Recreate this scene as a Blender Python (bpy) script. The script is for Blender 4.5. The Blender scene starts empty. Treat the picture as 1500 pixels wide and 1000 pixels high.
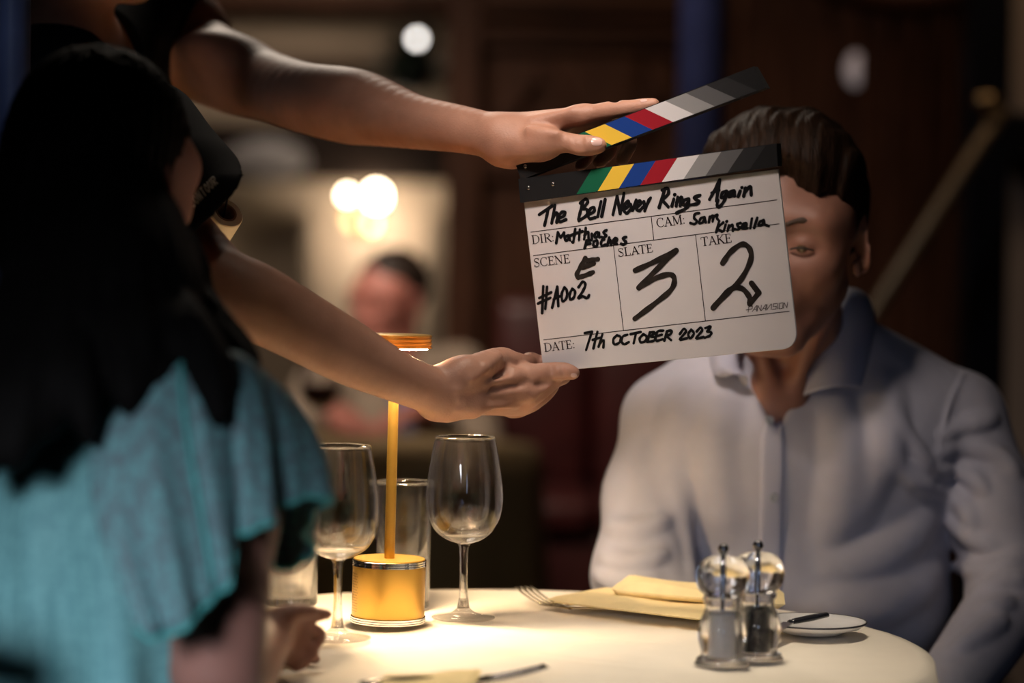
import bpy, bmesh, math, random
import numpy as np
from mathutils import Vector, Matrix
random.seed(4); rng = np.random.default_rng(4)
S = bpy.context.scene
COL = S.collection
PI = math.pi

# ------------------------------------------------------------------ camera
FPX = 3400.0
CAM_Z = 1.122
PITCH = math.radians(1.685); ROLL = math.radians(0.7)
cd = bpy.data.cameras.new('camera'); cam = bpy.data.objects.new('camera', cd); COL.objects.link(cam)
CAMM = Matrix.Translation((0, 0, CAM_Z)) @ Matrix.Rotation(PI/2 - PITCH, 4, 'X') @ Matrix.Rotation(ROLL, 4, 'Z')
cam.matrix_world = CAMM
cd.sensor_width = 36; cd.lens = FPX/1500*36
cd.dof.use_dof = True; cd.dof.focus_distance = 2.43; cd.dof.aperture_fstop = 1.95
cd.clip_start = 0.05
S.camera = cam

# ------------------------------------------------------------------ view, world, lights
S.view_settings.view_transform = 'Standard'; S.view_settings.look = 'None'
S.view_settings.exposure = 0.0; S.view_settings.gamma = 1
S.cycles.use_denoising = True
S.cycles.sample_clamp_indirect = 12.0
S.cycles.max_bounces = 14; S.cycles.transmission_bounces = 14; S.cycles.transparent_max_bounces = 14
w = bpy.data.worlds.new('world'); S.world = w; w.use_nodes = True
w.node_tree.nodes['Background'].inputs[0].default_value = (0.7, 0.75, 1.0, 1)
w.node_tree.nodes['Background'].inputs[1].default_value = 0.0035

def area(name, loc, target, size, power, color, spread=180):
    l = bpy.data.lights.new(name, 'AREA'); l.energy = power; l.color = color; l.size = size; l.spread = math.radians(spread)
    o = bpy.data.objects.new(name, l); COL.objects.link(o); o.location = loc
    o.rotation_euler = (Vector(target)-Vector(loc)).to_track_quat('-Z', 'Y').to_euler()
    return o
def point(name, loc, power, color, r=0.05):
    l = bpy.data.lights.new(name, 'POINT'); l.energy = power; l.color = color; l.shadow_soft_size = r
    o = bpy.data.objects.new(name, l); COL.objects.link(o); o.location = loc; return o
area('key_softbox', (-0.28, 1.58, 2.20), (0.18, 2.70, 1.02), 0.25, 0.60, (1, 0.84, 0.74), 25)
area('cool_fill', (0.30, 0.75, 1.10), (0.32, 2.8, 0.80), 0.3, 0.045, (0.5, 0.65, 1.0), 22)
area('post_fill', (-0.95, 1.2, 1.7), (-0.50, 2.33, 1.35), 0.15, 0.02, (0.75, 0.85, 1.0), 16)  # added narrow light, only to make the left blue post visible
area('table_top_fill', (0.16, 2.22, 2.85), (0.14, 2.25, 0.75), 0.25, 0.85, (1, 0.86, 0.68), 26)  # added area light standing in for overhead set lighting on the cloth
area('left_fill', (-0.70, 0.1, 1.30), (-0.36, 1.80, 0.66), 0.4, 1.25, (0.88, 0.92, 1.0), 30)
area('rim_softbox', (-0.5, 4.4, 2.7), (-0.2, 2.6, 1.25), 0.5, 1.5, (1, 0.85, 0.7), 60)
area('back_room_fill', (-0.8, 7.6, 2.85), (-0.9, 8.6, 1.0), 0.8, 2.6, (1, 0.78, 0.55))  # added fill for the back room, no fixture hangs here
area('far_wall_fill', (-0.9, 8.9, 2.92), (-0.9, 9.7, 2.0), 0.9, 4.0, (1, 0.82, 0.66), 80)  # added to brighten the upper far wall, not a fitted lamp
area('partition_fill', (0.2, 5.3, 2.9), (0.3, 6.6, 1.5), 0.8, 3.0, (1, 0.66, 0.42))  # added fill that lifts the dark panelling, no lamp modelled
area('stair_fill', (1.3, 4.8, 2.9), (1.1, 6.0, 1.5), 0.6, 1.7, (1, 0.72, 0.55), 110)  # added fill to bring out the stair woodwork
area('column_fill', (-0.35, 4.0, 2.5), (0.39, 4.9, 1.6), 0.25, 0.32, (0.75, 0.78, 1.0), 40)  # added cool light to lift the middle column's left edge
area('diner_fill', (-0.75, 4.7, 2.3), (-0.35, 5.9, 1.05), 0.5, 6.5, (1, 0.8, 0.65), 80)  # unseen light added to brighten the far diner's face

# ------------------------------------------------------------------ helpers
RM = np.array(CAMM.to_3x3()); CO = np.array(CAMM.translation)
def P(px, py, D):
    """world point seen at that place of the photograph, D metres along the view axis"""
    return CO + RM @ np.array([(px-750)/FPX*D, -(py-500)/FPX*D, -D])
TZ = 0.752
def T(px, py, z=TZ):
    d = RM @ np.array([(px-750)/FPX, -(py-500)/FPX, -1.0])
    return CO + d*((z-CO[2])/d[2])
def V(*a): return np.array(a, dtype=float)
def unit(a): a = np.asarray(a, float); return a/np.linalg.norm(a)

MATS = {}
def mat(name, col, rough=0.5, metal=0.0, var=0.0, vscale=20, bump=0.0, bscale=200, spec=0.5, sss=0.0, stretch=None, col2=None, **kw):
    if name in MATS: return MATS[name]
    m = bpy.data.materials.new(name); m.use_nodes = True; nt = m.node_tree; b = nt.nodes['Principled BSDF']
    b.inputs['Base Color'].default_value = (*col, 1); b.inputs['Roughness'].default_value = rough
    b.inputs['Metallic'].default_value = metal; b.inputs['Specular IOR Level'].default_value = spec
    tc = nt.nodes.new('ShaderNodeTexCoord'); mp = nt.nodes.new('ShaderNodeMapping'); nt.links.new(tc.outputs['Object'], mp.inputs[0])
    if stretch: mp.inputs['Scale'].default_value = stretch
    if var > 0:
        n = nt.nodes.new('ShaderNodeTexNoise'); n.inputs['Scale'].default_value = vscale; n.inputs['Detail'].default_value = 5
        nt.links.new(mp.outputs[0], n.inputs['Vector'])
        r = nt.nodes.new('ShaderNodeValToRGB'); r.color_ramp.elements[0].position = 0.3; r.color_ramp.elements[1].position = 0.7
        c2 = col2 or tuple(c*(1+var) for c in col)
        r.color_ramp.elements[0].color = (*[c*(1-var) for c in col], 1); r.color_ramp.elements[1].color = (*c2, 1)
        nt.links.new(n.outputs['Fac'], r.inputs[0]); nt.links.new(r.outputs[0], b.inputs['Base Color'])
    if bump > 0:
        n = nt.nodes.new('ShaderNodeTexNoise'); n.inputs['Scale'].default_value = bscale; n.inputs['Detail'].default_value = 3
        nt.links.new(mp.outputs[0], n.inputs['Vector'])
        bm = nt.nodes.new('ShaderNodeBump'); bm.inputs['Strength'].default_value = bump; bm.inputs['Distance'].default_value = kw.get('bdist', 0.002)
        nt.links.new(n.outputs['Fac'], bm.inputs['Height']); nt.links.new(bm.outputs[0], b.inputs['Normal'])
    if sss > 0:
        b.inputs['Subsurface Weight'].default_value = sss; b.inputs['Subsurface Radius'].default_value = (1, 0.35, 0.2); b.inputs['Subsurface Scale'].default_value = 0.006
    for k, v in kw.items():
        if k in b.inputs: b.inputs[k].default_value = v
    MATS[name] = m; return m
def emis(name, col, strength):
    m = bpy.data.materials.new(name); m.use_nodes = True; nt = m.node_tree
    b = nt.nodes['Principled BSDF']; b.inputs['Base Color'].default_value = (*col, 1)
    b.inputs['Emission Color'].default_value = (*col, 1); b.inputs['Emission Strength'].default_value = strength
    return m

def thing(name, label, cat, loc=(0, 0, 0), group=None):
    o = bpy.data.objects.new(name, None); o.empty_display_size = 0.05; COL.objects.link(o)
    o.location = tuple(float(v) for v in loc); o['label'] = label; o['category'] = cat
    if group: o['group'] = group
    return o
def root_of(o):
    while o.parent: o = o.parent
    return o
def mesh(name, verts, faces, m, parent=None, smooth=True, label=None):
    verts = np.asarray(verts, float)
    if parent is not None: verts = verts - np.array(root_of(parent).location)
    me = bpy.data.meshes.new(name)
    me.from_pydata(verts.tolist(), [], [list(map(int, f)) for f in faces] if not isinstance(faces, np.ndarray) else faces.tolist())
    if smooth: me.polygons.foreach_set('use_smooth', [True]*len(me.polygons))
    for mm in (m if isinstance(m, list) else [m]):
        if mm: me.materials.append(mm)
    me.update()
    o = bpy.data.objects.new(name, me); COL.objects.link(o)
    if parent is not None: o.parent = parent
    if label: o['label'] = label
    return o
def tag(o, label, cat, group=None, kind=None):
    o['label'] = label; o['category'] = cat
    if group: o['group'] = group
    if kind: o['kind'] = kind
    return o
def struct(o, label=None):
    o['kind'] = 'structure'
    if label: o['label'] = label
    return o
class MB:
    def __init__(s): s.v = []; s.f = []; s.mi = []
    def add(s, v, f, mi=0):
        n = len(s.v); s.v += [tuple(map(float, p)) for p in v]; s.f += [tuple(i+n for i in q) for q in f]; s.mi += [mi]*len(f)
    def box(s, c, d, rot=None, bev=0.0, mi=0):
        c = np.asarray(c, float); h = np.asarray(d, float)/2
        bm = bmesh.new(); bmesh.ops.create_cube(bm, size=1)
        for v in bm.verts: v.co = Vector((v.co.x*h[0]*2, v.co.y*h[1]*2, v.co.z*h[2]*2))
        if bev > 0: bmesh.ops.bevel(bm, geom=bm.edges[:], offset=bev, segments=3, profile=0.5, affect='EDGES')
        bm.verts.index_update()
        vs = np.array([v.co[:] for v in bm.verts]); fs = [[v.index for v in f.verts] for f in bm.faces]; bm.free()
        if rot is not None: vs = vs @ np.asarray(rot).T
        s.add(vs + c, fs, mi); return s
    def tube(s, pts, rad, n=12, caps=True, mi=0, flat=None):
        pts = np.asarray(pts, float); m = len(pts)
        rad = np.full(m, rad) if np.isscalar(rad) else np.asarray(rad, float)
        tg = np.gradient(pts, axis=0); tg /= np.linalg.norm(tg, axis=1)[:, None]+1e-12
        up = V(0, 0, 1) if abs(tg[0][2]) < 0.9 else V(1, 0, 0)
        vs = []; N = np.cross(tg[0], up); N /= np.linalg.norm(N)
        for i in range(m):
            N = N - tg[i]*np.dot(N, tg[i]); N /= np.linalg.norm(N); B = np.cross(tg[i], N)
            for k in range(n):
                a = 2*PI*k/n; vs.append(pts[i]+rad[i]*(math.cos(a)*N+math.sin(a)*B*(flat or 1)))
        fs = [(i*n+k, i*n+(k+1) % n, (i+1)*n+(k+1) % n, (i+1)*n+k) for i in range(m-1) for k in range(n)]
        if caps: fs += [tuple(range(n))[::-1], tuple((m-1)*n+k for k in range(n))]
        s.add(vs, fs, mi); return s
    def lathe(s, prof, c=(0, 0, 0), n=48, axis=None, mi=0, close=False):
        """prof: (r, z) from bottom to top"""
        c = np.asarray(c, float); vs = []; ring = []
        R = np.eye(3)
        if axis is not None: R = np.array(V3(axis).to_track_quat('Z', 'Y').to_matrix())
        for r, z in prof:
            if r < 1e-6: ring.append([len(vs)]); vs.append((0, 0, z))
            else:
                ring.append(list(range(len(vs), len(vs)+n)))
                vs += [(r*math.cos(2*PI*k/n), r*math.sin(2*PI*k/n), z) for k in range(n)]
        fs = []
        rr = list(zip(ring[:-1], ring[1:]))
        if close: rr.append((ring[-1], ring[0]))
        for a, b in rr:
            for k in range(n):
                k2 = (k+1) % n
                if len(a) == 1 and len(b) == 1: continue
                if len(a) == 1: fs.append((a[0], b[k2], b[k]))
                elif len(b) == 1: fs.append((a[k], a[k2], b[0]))
                else: fs.append((a[k], a[k2], b[k2], b[k]))
        s.add(np.array(vs) @ R.T + c, fs, mi); return s
    def sphere(s, c, r, n=20, sc=(1, 1, 1), mi=0):
        prof = [(r*math.sin(PI*i/n), -r*math.cos(PI*i/n)) for i in range(n+1)]; prof[0] = (0, -r); prof[-1] = (0, r)
        k = len(s.v); s.lathe(prof, (0, 0, 0), n*2, mi=mi)
        for i in range(k, len(s.v)): s.v[i] = tuple(np.array(s.v[i])*sc+np.asarray(c)); 
        return s
    def build(s, name, m, parent=None, smooth=True, label=None, sharp=None):
        o = mesh(name, s.v, s.f, m, parent, smooth, label)
        if any(s.mi): o.data.polygons.foreach_set('material_index', s.mi)
        bm = bmesh.new(); bm.from_mesh(o.data); bmesh.ops.recalc_face_normals(bm, faces=bm.faces)
        if sharp:
            for e in bm.edges:
                if len(e.link_faces) == 2 and e.calc_face_angle(0) > math.radians(sharp): e.smooth = False
        bm.to_mesh(o.data); bm.free()
        return o
def V3(a): return Vector([float(x) for x in a])
def spl(pts, n=8):
    """Catmull-Rom through the points (any dimension)"""
    p = np.asarray(pts, float); p = np.vstack([2*p[0]-p[1], p, 2*p[-1]-p[-2]]); out = []
    for i in range(1, len(p)-2):
        for k in range(n):
            t = k/n; a, b, c, d = p[i-1:i+3]
            out.append(0.5*((2*b)+(c-a)*t+(2*a-5*b+4*c-d)*t*t+(-a+3*b-3*c+d)*t**3))
    out.append(p[-2]); return np.array(out)
def dup(root, loc, label, group=None):
    r = root.copy(); COL.objects.link(r); r.location = tuple(float(v) for v in loc); r['label'] = label
    if group: r['group'] = group
    for ch in root.children:
        c = ch.copy(); COL.objects.link(c); c.parent = r
        for g in ch.children:
            d = g.copy(); COL.objects.link(d); d.parent = c
    return r
# ------------------------------------------------------------------ materials for the room
WOOD = mat('dark_wood', (0.060, 0.024, 0.012), 0.5, spec=0.15, var=0.45, vscale=6, stretch=(6, 6, 0.6), bump=0.2, bscale=30)
WOOD_H = mat('dark_wood_level_grain', (0.055, 0.022, 0.011), 0.5, spec=0.15, var=0.45, vscale=6, stretch=(0.6, 6, 6))
BEIGE = mat('beige_plaster', (0.33, 0.26, 0.19), 0.85, var=0.08, vscale=3, bump=0.1, bscale=60)
CEIL = mat('ceiling_paint', (0.25, 0.21, 0.17), 0.9, var=0.05)
CARPET = mat('dark_red_carpet', (0.05, 0.015, 0.013), 0.95, var=0.3, vscale=60, bump=0.5, bscale=400)
BLUEP = mat('dark_blue_paint', (0.075, 0.075, 0.14), 0.35, var=0.1)
BRASS = mat('brass', (0.62, 0.42, 0.18), 0.3, 1.0, var=0.1, vscale=40)
BLACKM = mat('black_iron', (0.012, 0.012, 0.014), 0.45, 0.6, var=0.1)

struct(MB().box((0.3, 4, -0.05), (7.4, 11.6, 0.1)).build('floor', CARPET, smooth=False))
struct(MB().box((0.3, 4, 3.05), (7.4, 11.6, 0.1)).build('ceiling', CEIL, smooth=False))
struct(MB().box((0.3, 9.75, 1.5), (7.4, 0.1, 3.0)).build('wall_back', BEIGE, smooth=False))
struct(MB().box((0.3, -1.75, 1.5), (7.4, 0.1, 3.0)).build('wall_front', WOOD, smooth=False))
struct(MB().box((-3.35, 4, 1.5), (0.1, 11.4, 3.0)).build('wall_left', BEIGE, smooth=False))
struct(MB().box((3.95, 4, 1.5), (0.1, 11.4, 3.0)).build('wall_right', WOOD, smooth=False))

# panelled partition, 6.6 m away
YP = 6.6
def bx(px, Y): return (px-750)/FPX*Y
def bz(py, Y, px=750): return CAM_Z+(400+(px-750)*0.0122-py)/FPX*Y
wp = MB(); wp.box(((bx(652, YP)+3.9)/2, YP+0.08, 1.5), (3.9-bx(652, YP), 0.14, 3.0))
wpo = struct(wp.build('wall_middle', WOOD, smooth=False))
def trim(name, boxes, m=WOOD, bev=0.006, parent=wpo):
    b = MB()
    for c, d in boxes: b.box(c, d, bev=bev)
    o = b.build(name, m, parent, smooth=False); return o
def vb(px0, px1, py0, py1, Y, t=0.05, off=0.0):
    x0, x1 = bx(px0, Y), bx(px1, Y); z0, z1 = bz(py1, Y, (px0+px1)/2), bz(py0, Y, (px0+px1)/2)
    return ((x0+x1)/2, Y-t/2+0.01-off, (z0+z1)/2), (x1-x0, t, z1-z0)
trim('stile', [vb(652, 700, -300, 1100, YP, 0.09)])
trim('stile', [vb(868, 926, 85, 640, YP, 0.05)])
trim('stile', [vb(1000, 1062, 85, 640, YP, 0.05)])
trim('rail', [vb(700, 1062, -60, 8, YP, 0.05)], WOOD_H)
trim('cornice_moulding', [vb(700, 1062, 8, 26, YP, 0.10), vb(700, 1062, 38, 54, YP, 0.08), vb(700, 1062, 54, 76, YP, 0.045)], WOOD_H)
trim('rail', [vb(700, 868, 225, 262, YP, 0.05), vb(926, 1000, 225, 262, YP, 0.05)], WOOD_H)
trim('rail', [vb(700, 1062, 600, 650, YP, 0.06)], WOOD_H)
for pc, hw in ((784, 60), (962, 34)):
    for s in (-1, 1):
        a = V(bx(pc, YP), YP-0.02, bz(96, YP)); b = V(bx(pc+s*hw*1.15, YP), YP-0.02, bz(205, YP))
        d = b-a; L = np.linalg.norm(d); ang = math.atan2(d[2], d[0])
        Rm = np.array(Matrix.Rotation(-ang, 3, 'Y'))
        MB().box((a+b)/2, (L, 0.04, 0.045), rot=Rm, bev=0.006).build('chevron_moulding', WOOD_H, wpo, smooth=False)
# skirting of the partition
struct(MB().box(((bx(652, YP)+3.9)/2, YP-0.005, 0.08), (3.9-bx(652, YP), 0.03, 0.16)).build('baseboard_middle', WOOD_H, smooth=False))

# far beige wall: dark rails and a pilaster
YB = 9.7
struct(MB().box((bx(480, 9.5)-0.55, 9.62, bz(226, 9.5)), (4.6, 0.16, 0.235), bev=0.02).build('trim_1', mat('near_black_wood', (0.014, 0.008, 0.006), 0.7, var=0.3, spec=0.15), smooth=False))
struct(MB().box((bx(480, 9.5)-0.55, 9.64, bz(-2, 9.5)), (4.6, 0.12, 0.09), bev=0.02).build('trim_2', WOOD_H, smooth=False))
struct(MB().box((bx(480, 9.5)-0.55, 9.66, bz(84, 9.5)), (4.6, 0.08, 0.10), bev=0.02).build('trim_3', mat('brown_paint', (0.13, 0.09, 0.06), 0.7, var=0.1), smooth=False))
struct(MB().box((bx(447, 9.5), 9.64, 0.68), (0.05, 0.12, 1.36), bev=0.01).build('trim_4', mat('dull_brown_paint', (0.17, 0.13, 0.09), 0.7, var=0.1), smooth=False))  # pilaster edge, a darker brown than the wall beside it
struct(MB().box((bx(636, 9.5), 9.62, 0.68), (0.09, 0.16, 1.36), bev=0.01).build('trim_5', BEIGE, smooth=False))
# oval mirror-bright dish standing on the dark rail
t = thing('serving_dish', 'pale oval dish leaning on the dark rail of the far wall', 'dish', (bx(384, 9.4), 9.5, bz(236, 9.4)))
c = V(bx(384, 9.4), 9.5, bz(236, 9.4))
b = MB(); b.sphere(c, 1, 16, (0.16, 0.025, 0.07)); b.build('bowl', mat('pale_china', (0.33, 0.31, 0.31), 0.3, var=0.05), t)
b = MB(); b.tube([c+V(0.165*math.cos(a), -0.005, 0.073*math.sin(a)) for a in np.linspace(0, 2*PI, 33)], 0.006, 8, caps=False); b.build('rim', MATS['pale_china'], t)

# wall sconce on the far wall, with two lit bulbs and a pleated shade behind
t = thing('wall_sconce', 'brass wall light with two glowing bulbs behind the seated man in the tan jacket', 'wall light', (bx(528, 9.4), 9.66, bz(330, 9.4)))
cx, cz = bx(528, 9.4), bz(330, 9.4)
MB().lathe([(0, 0), (0.05, 0), (0.055, 0.01), (0.03, 0.025), (0, 0.03)], (cx, 9.70, cz), 24, axis=(0, -1, 0)).build('backplate', BRASS, t)
for px, py, r, st in ((505, 289, 0.017, 90), (548, 290, 0.034, 110)):
    x, z = bx(px, 9.4), bz(py, 9.4)
    a = MB().tube(spl([(cx, 9.68, cz), (cx+(x-cx)*0.5, 9.55, cz-0.03), (x, 9.45, z-0.07), (x, 9.45, z-0.02)], 6), 0.007, 8).build('arm', BRASS, t)
    MB().lathe([(0, -0.03), (0.012, -0.03), (0.016, -0.005), (0.012, 0)], (x, 9.45, z-r*0.9), 16).build('candle_socket', BRASS, a)
    MB().sphere((x, 9.45, z), r, 14, (1, 1, 1.15)).build('bulb', emis('lit_bulb_%d' % px, (1, 0.80, 0.55), st*0.35), t)
point('sconce_glow', (cx+0.03, 9.50, bz(338, 9.4)), 9.0, (1, 0.84, 0.68), 0.05)
# single bulb, higher up, by the hanging plant
t = thing('globe_light', 'small white globe light shining beside dark foliage near the far ceiling', 'light', (bx(606, 8.7), 8.7, bz(60, 8.7)))
x, z = bx(606, 8.7), bz(60, 8.7)
MB().sphere((x, 8.7, z), 0.017, 14).build('globe', emis('lit_globe', (1, 0.94, 0.88), 8), t)
MB().tube([(x, 8.7, z+0.015), (x, 8.7, 2.99)], 0.004, 8).build('cord', BLACKM, t)
MB().lathe([(0, 0), (0.05, 0), (0.04, 0.02), (0, 0.025)], (x, 8.7, 2.975), 20).build('ceiling_rose', BLACKM, t)
# hanging plant
LEAF = mat('dark_leaf', (0.012, 0.028, 0.014), 0.6, var=0.4, vscale=30)
px_, py_ = bx(596, 9.0), bz(85, 9.0)
t = thing('hanging_plant', 'dark leafy plant in a hanging pot under the far ceiling', 'plant', (px_, 9.0, py_-0.02))
MB().lathe([(0, -0.09), (0.06, -0.09), (0.09, 0.0), (0.095, 0.02), (0.085, 0.02), (0.05, -0.07), (0, -0.07)], (px_, 9.0, py_-0.05), 24).build('pot', BLACKM, t)
b = MB()
for i in range(110):
    a = random.uniform(0, 2*PI); L = random.uniform(0.08, 0.26); up = random.uniform(-0.10, 0.16)
    base = V(px_, 9.0, py_-0.04); tip = base+V(math.cos(a)*L, math.sin(a)*L*0.6, up); mid = (base+tip)/2+V(0, 0, 0.05)
    side = unit(np.cross(tip-base, V(0, 0, 1)))*0.02
    b.add([base, mid-side, mid+side+V(0, 0, 0.004), tip], [(0, 1, 3, 2)])
b.build('foliage', LEAF, t)
b = MB()
for k in range(3):
    a = k*2.1; b.tube([(px_+0.09*math.cos(a), 9.0+0.09*math.sin(a), py_-0.03), (px_, 9.0, py_+0.35), (px_, 9.0, 2.995)], 0.002, 6)
b.build('hanger', BLACKM, t)

# blue columns
def column(name, px, Y, r, m=BLUEP):
    b = MB(); x = bx(px, Y)
    b.lathe([(0, 0), (r*1.5, 0), (r*1.5, 0.1), (r*1.1, 0.14), (r, 0.18), (r, 2.9), (r*1.3, 2.94), (r*1.3, 3.0), (0, 3.0)], (x, Y, 0), 32)
    return struct(b.build(name, m))
column('column_middle', 1022, 4.9, 0.05)
column('column_left', 19, 2.33, 0.0155, mat('navy_paint', (0.07, 0.09, 0.19), 0.5, var=0.1, spec=0.2))

# staircase on the right: balusters, newel, curved string, brass handrail
YS = 5.9
t = thing('staircase_balustrade', 'dark wooden stair balustrade behind the man in the pale shirt', 'balustrade', (bx(1230, YS), YS, 0))
for i, (px, wd) in enumerate(((1078, 15), (1138, 14), (1208, 12), (1258, 10), (1300, 12), (1345, 10), (1388, 9))):
    x = bx(px, YS); r = wd/2/FPX*YS
    prof = [(0, 0.12), (r*1.15, 0.12), (r*1.15, 0.4), (r*0.75, 0.46), (r*0.95, 0.9), (r*0.7, 1.3), (r*1.0, 1.5), (r*0.8, 1.75), (r*1.1, 1.9), (0, 1.9)]
    MB().lathe(prof, (x, YS, 0), 20).build('baluster', WOOD, t)
MB().box((bx(1235, YS), YS, 0.07), (bx(1400, YS)-bx(1060, YS), 0.12, 0.14), bev=0.01).build('base_rail', WOOD_H, t, smooth=False)
MB().tube(spl([(bx(1040, YS), YS, 1.98), (bx(1130, YS), YS-0.02, 1.93), (bx(1220, YS), YS-0.05, 1.80+0.05), (bx(1310, YS), YS-0.05, 1.82), (bx(1400, YS), YS-0.02, 1.86), (bx(1440, YS), YS, 1.98)], 8), 0.045, 14).build('curved_rail', WOOD_H, t)
t = thing('newel_post', 'black square newel post at the foot of the brass handrail', 'post', (bx(1437, 5.4), 5.4, 0))
x = bx(1437, 5.4)
MB().box((x, 5.4, 1.0), (0.10, 0.1, 2.0), bev=0.008).box((x, 5.4, 0.1), (0.14, 0.14, 0.2), bev=0.01).build('post', BLACKM, t, smooth=False)
MB().lathe([(0, 0), (0.03, 0), (0.045, 0.03), (0.03, 0.07), (0, 0.08)], (x, 5.4, 2.0), 24).build('finial', BLACKM, t)
t = thing('brass_handrail', 'slanting brass handrail rising behind the seated man\'s shoulder', 'handrail', P(1280, 460, 5.2))
MB().tube([P(1230, 535, 5.2), P(1280, 457, 5.2), P(1440, 205, 5.2), P(1466, 163, 5.25)], 0.0175, 14).build('rail', mat('aged_brass', (0.28, 0.20, 0.10), 0.5, 0.6, var=0.15), t)
MB().sphere(P(1446, 147, 5.2), 0.022, 16, (1.3, 1, 0.8)).build('end_knob', BRASS, t)
MB().tube([P(1446, 147, 5.2), P(1446, 185, 5.26)], 0.008, 8).build('bracket', BRASS, t)
MB().tube([P(1230, 535, 5.2), (P(1230, 535, 5.2)[0], P(1230, 535, 5.2)[1], 0)], 0.015, 10).build('support_post', MATS['aged_brass'], t)
# pale wall return and dark ledge at the far right
struct(MB().box((bx(1476, 5.75)+0.3, 5.8, 1.5), (0.6, 0.1, 3.0)).build('wall_return', BEIGE, smooth=False))
struct(MB().box((bx(1476, 5.6)+0.3, 5.69, bz(190, 5.6)), (0.62, 0.12, 0.12), bev=0.01).build('trim_6', BLACKM, smooth=False))
# dim frosted lamp glimpsed between the balusters
t = thing('frosted_lamp', 'small frosted lamp glimpsed between the stair balusters', 'lamp', (bx(1247, 6.3), 6.3, bz(97, 6.3)))
x, z = bx(1247, 6.35), bz(97, 6.35)
MB().sphere((x, 6.35, z), 0.035, 16, (0.8, 0.8, 1.3)).build('shade', emis('frosted_glow', (0.80, 0.70, 0.72), 0.16), t)
MB().tube([(x, 6.35, z-0.03), (x, 6.45, z-0.07), (x, 6.62, z-0.07)], 0.006, 8).build('bracket', BLACKM, t)

# banquette bench in dark red leather along the partition
RED = mat('dark_red_leather', (0.05, 0.008, 0.008), 0.45, var=0.25, vscale=12, bump=0.3, bscale=60)
t = thing('banquette_bench', 'dark red banquette along the panelled wall', 'bench', (0.22, 6.08, 0))
MB().box((0.22, 6.10, 0.24), (0.54, 0.56, 0.46), bev=0.03).build('seat_base', RED, t)
for i in range(2): MB().box((0.085+i*0.27, 6.08, 0.51), (0.265, 0.58, 0.10), bev=0.035).build('seat_cushion', RED, t)
for i in range(2): MB().box((0.085+i*0.27, 6.36, 0.80), (0.265, 0.12, 0.52), bev=0.045).build('back_cushion', RED, t)
# ------------------------------------------------------------------ the round table and what stands on it
CLOTH = mat('cream_cloth', (0.82, 0.74, 0.62), 0.85, var=0.02, vscale=30, bump=0.25, bscale=900, bdist=0.0006)
STEEL = mat('steel', (0.55, 0.54, 0.52), 0.22, 1.0)
CHROME = mat('chrome', (0.75, 0.75, 0.76), 0.08, 1.0)
def clear(name, ior, share, rough):
    m = bpy.data.materials.new(name); m.use_nodes = True; nt = m.node_tree; nt.nodes.clear()
    o = nt.nodes.new('ShaderNodeOutputMaterial'); x = nt.nodes.new('ShaderNodeMixShader'); g = nt.nodes.new('ShaderNodeBsdfGlass'); t = nt.nodes.new('ShaderNodeBsdfTransparent')
    g.inputs['IOR'].default_value = ior; g.inputs['Roughness'].default_value = rough; x.inputs[0].default_value = share
    nt.links.new(g.outputs[0], x.inputs[1]); nt.links.new(t.outputs[0], x.inputs[2]); nt.links.new(x.outputs[0], o.inputs[0]); return m
GLASS = clear('clear_glass', 1.46, 0.22, 0.0)
ACRYL = clear('clear_acrylic', 1.47, 0.07, 0.005)
NAPK = mat('yellow_linen', (0.85, 0.68, 0.35), 0.85, var=0.05, vscale=50, bump=0.3, bscale=900, bdist=0.0006)
CHINA = mat('white_china', (0.78, 0.76, 0.74), 0.18)
TC = V(0.0, 2.31, 0); TR = 0.42
t = thing('round_table', 'round pedestal table under the cream cloth between the seated pair', 'table', (TC[0], TC[1], 0))
MB().lathe([(0, 0.715), (TR-0.015, 0.715), (TR-0.008, 0.72), (TR-0.008, 0.742), (TR-0.015, 0.747), (0, 0.747)], TC, 64).build('tabletop', WOOD, t, sharp=40)
MB().lathe([(0, 0.03), (0.05, 0.03), (0.035, 0.1), (0.03, 0.4), (0.035, 0.66), (0.09, 0.714), (0, 0.714)], TC, 32).build('pedestal', BLACKM, t)
MB().lathe([(0, 0), (0.24, 0), (0.24, 0.012), (0.06, 0.03), (0, 0.03)], TC, 48).build('base', BLACKM, t)
# cloth: flat top with soft ironing creases, hanging folds
nr, na = 46, 160; vs = []; fs = []
creases = [((-0.02, 2.47), (0.34, 2.02)), ((-0.30, 2.2), (0.35, 2.42)), ((0.1, 2.35), (0.35, 2.2)), ((0.0, 2.28), (0.30, 2.10)), ((0.12, 2.06), (0.2, 2.6))]
def crease_h(x, y):
    h = 0
    for (ax, ay), (bx_, by_) in creases:
        dx, dy = bx_-ax, by_-ay; L = math.hypot(dx, dy); d = ((x-ax)*dy-(y-ay)*dx)/L
        h += 0.0016*math.exp(-(d/0.006)**2)+0.0016*math.exp(-((d-0.03)/0.025)**2)
    return h
for i in range(nr+1):
    for k in range(na):
        a = 2*PI*k/na
        if i <= 30:
            r = TR*(i/30.0); x, y = TC[0]+r*math.cos(a), TC[1]+r*math.sin(a)
            z = TZ-0.0002-0.003*max(0, (r-TR+0.015)/0.015)**2+(crease_h(x, y)-0.004)*(1 if r < TR-0.02 else 0.3)
        else:
            u = (i-30)/(nr-30.0); fold = math.sin(a*13+0.6*math.sin(3*a))*0.022*u**0.7
            r = TR+0.008*min(1, u*6)+0.02*u+fold; z = TZ-0.003-0.27*u
            x, y = TC[0]+r*math.cos(a), TC[1]+r*math.sin(a)
        vs.append((x, y, z))
for i in range(nr):
    for k in range(na):
        k2 = (k+1) % na
        fs.append((i*na+k, (i+1)*na+k, (i+1)*na+k2, i*na+k2))
fs.append(tuple(range(na)))
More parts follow.
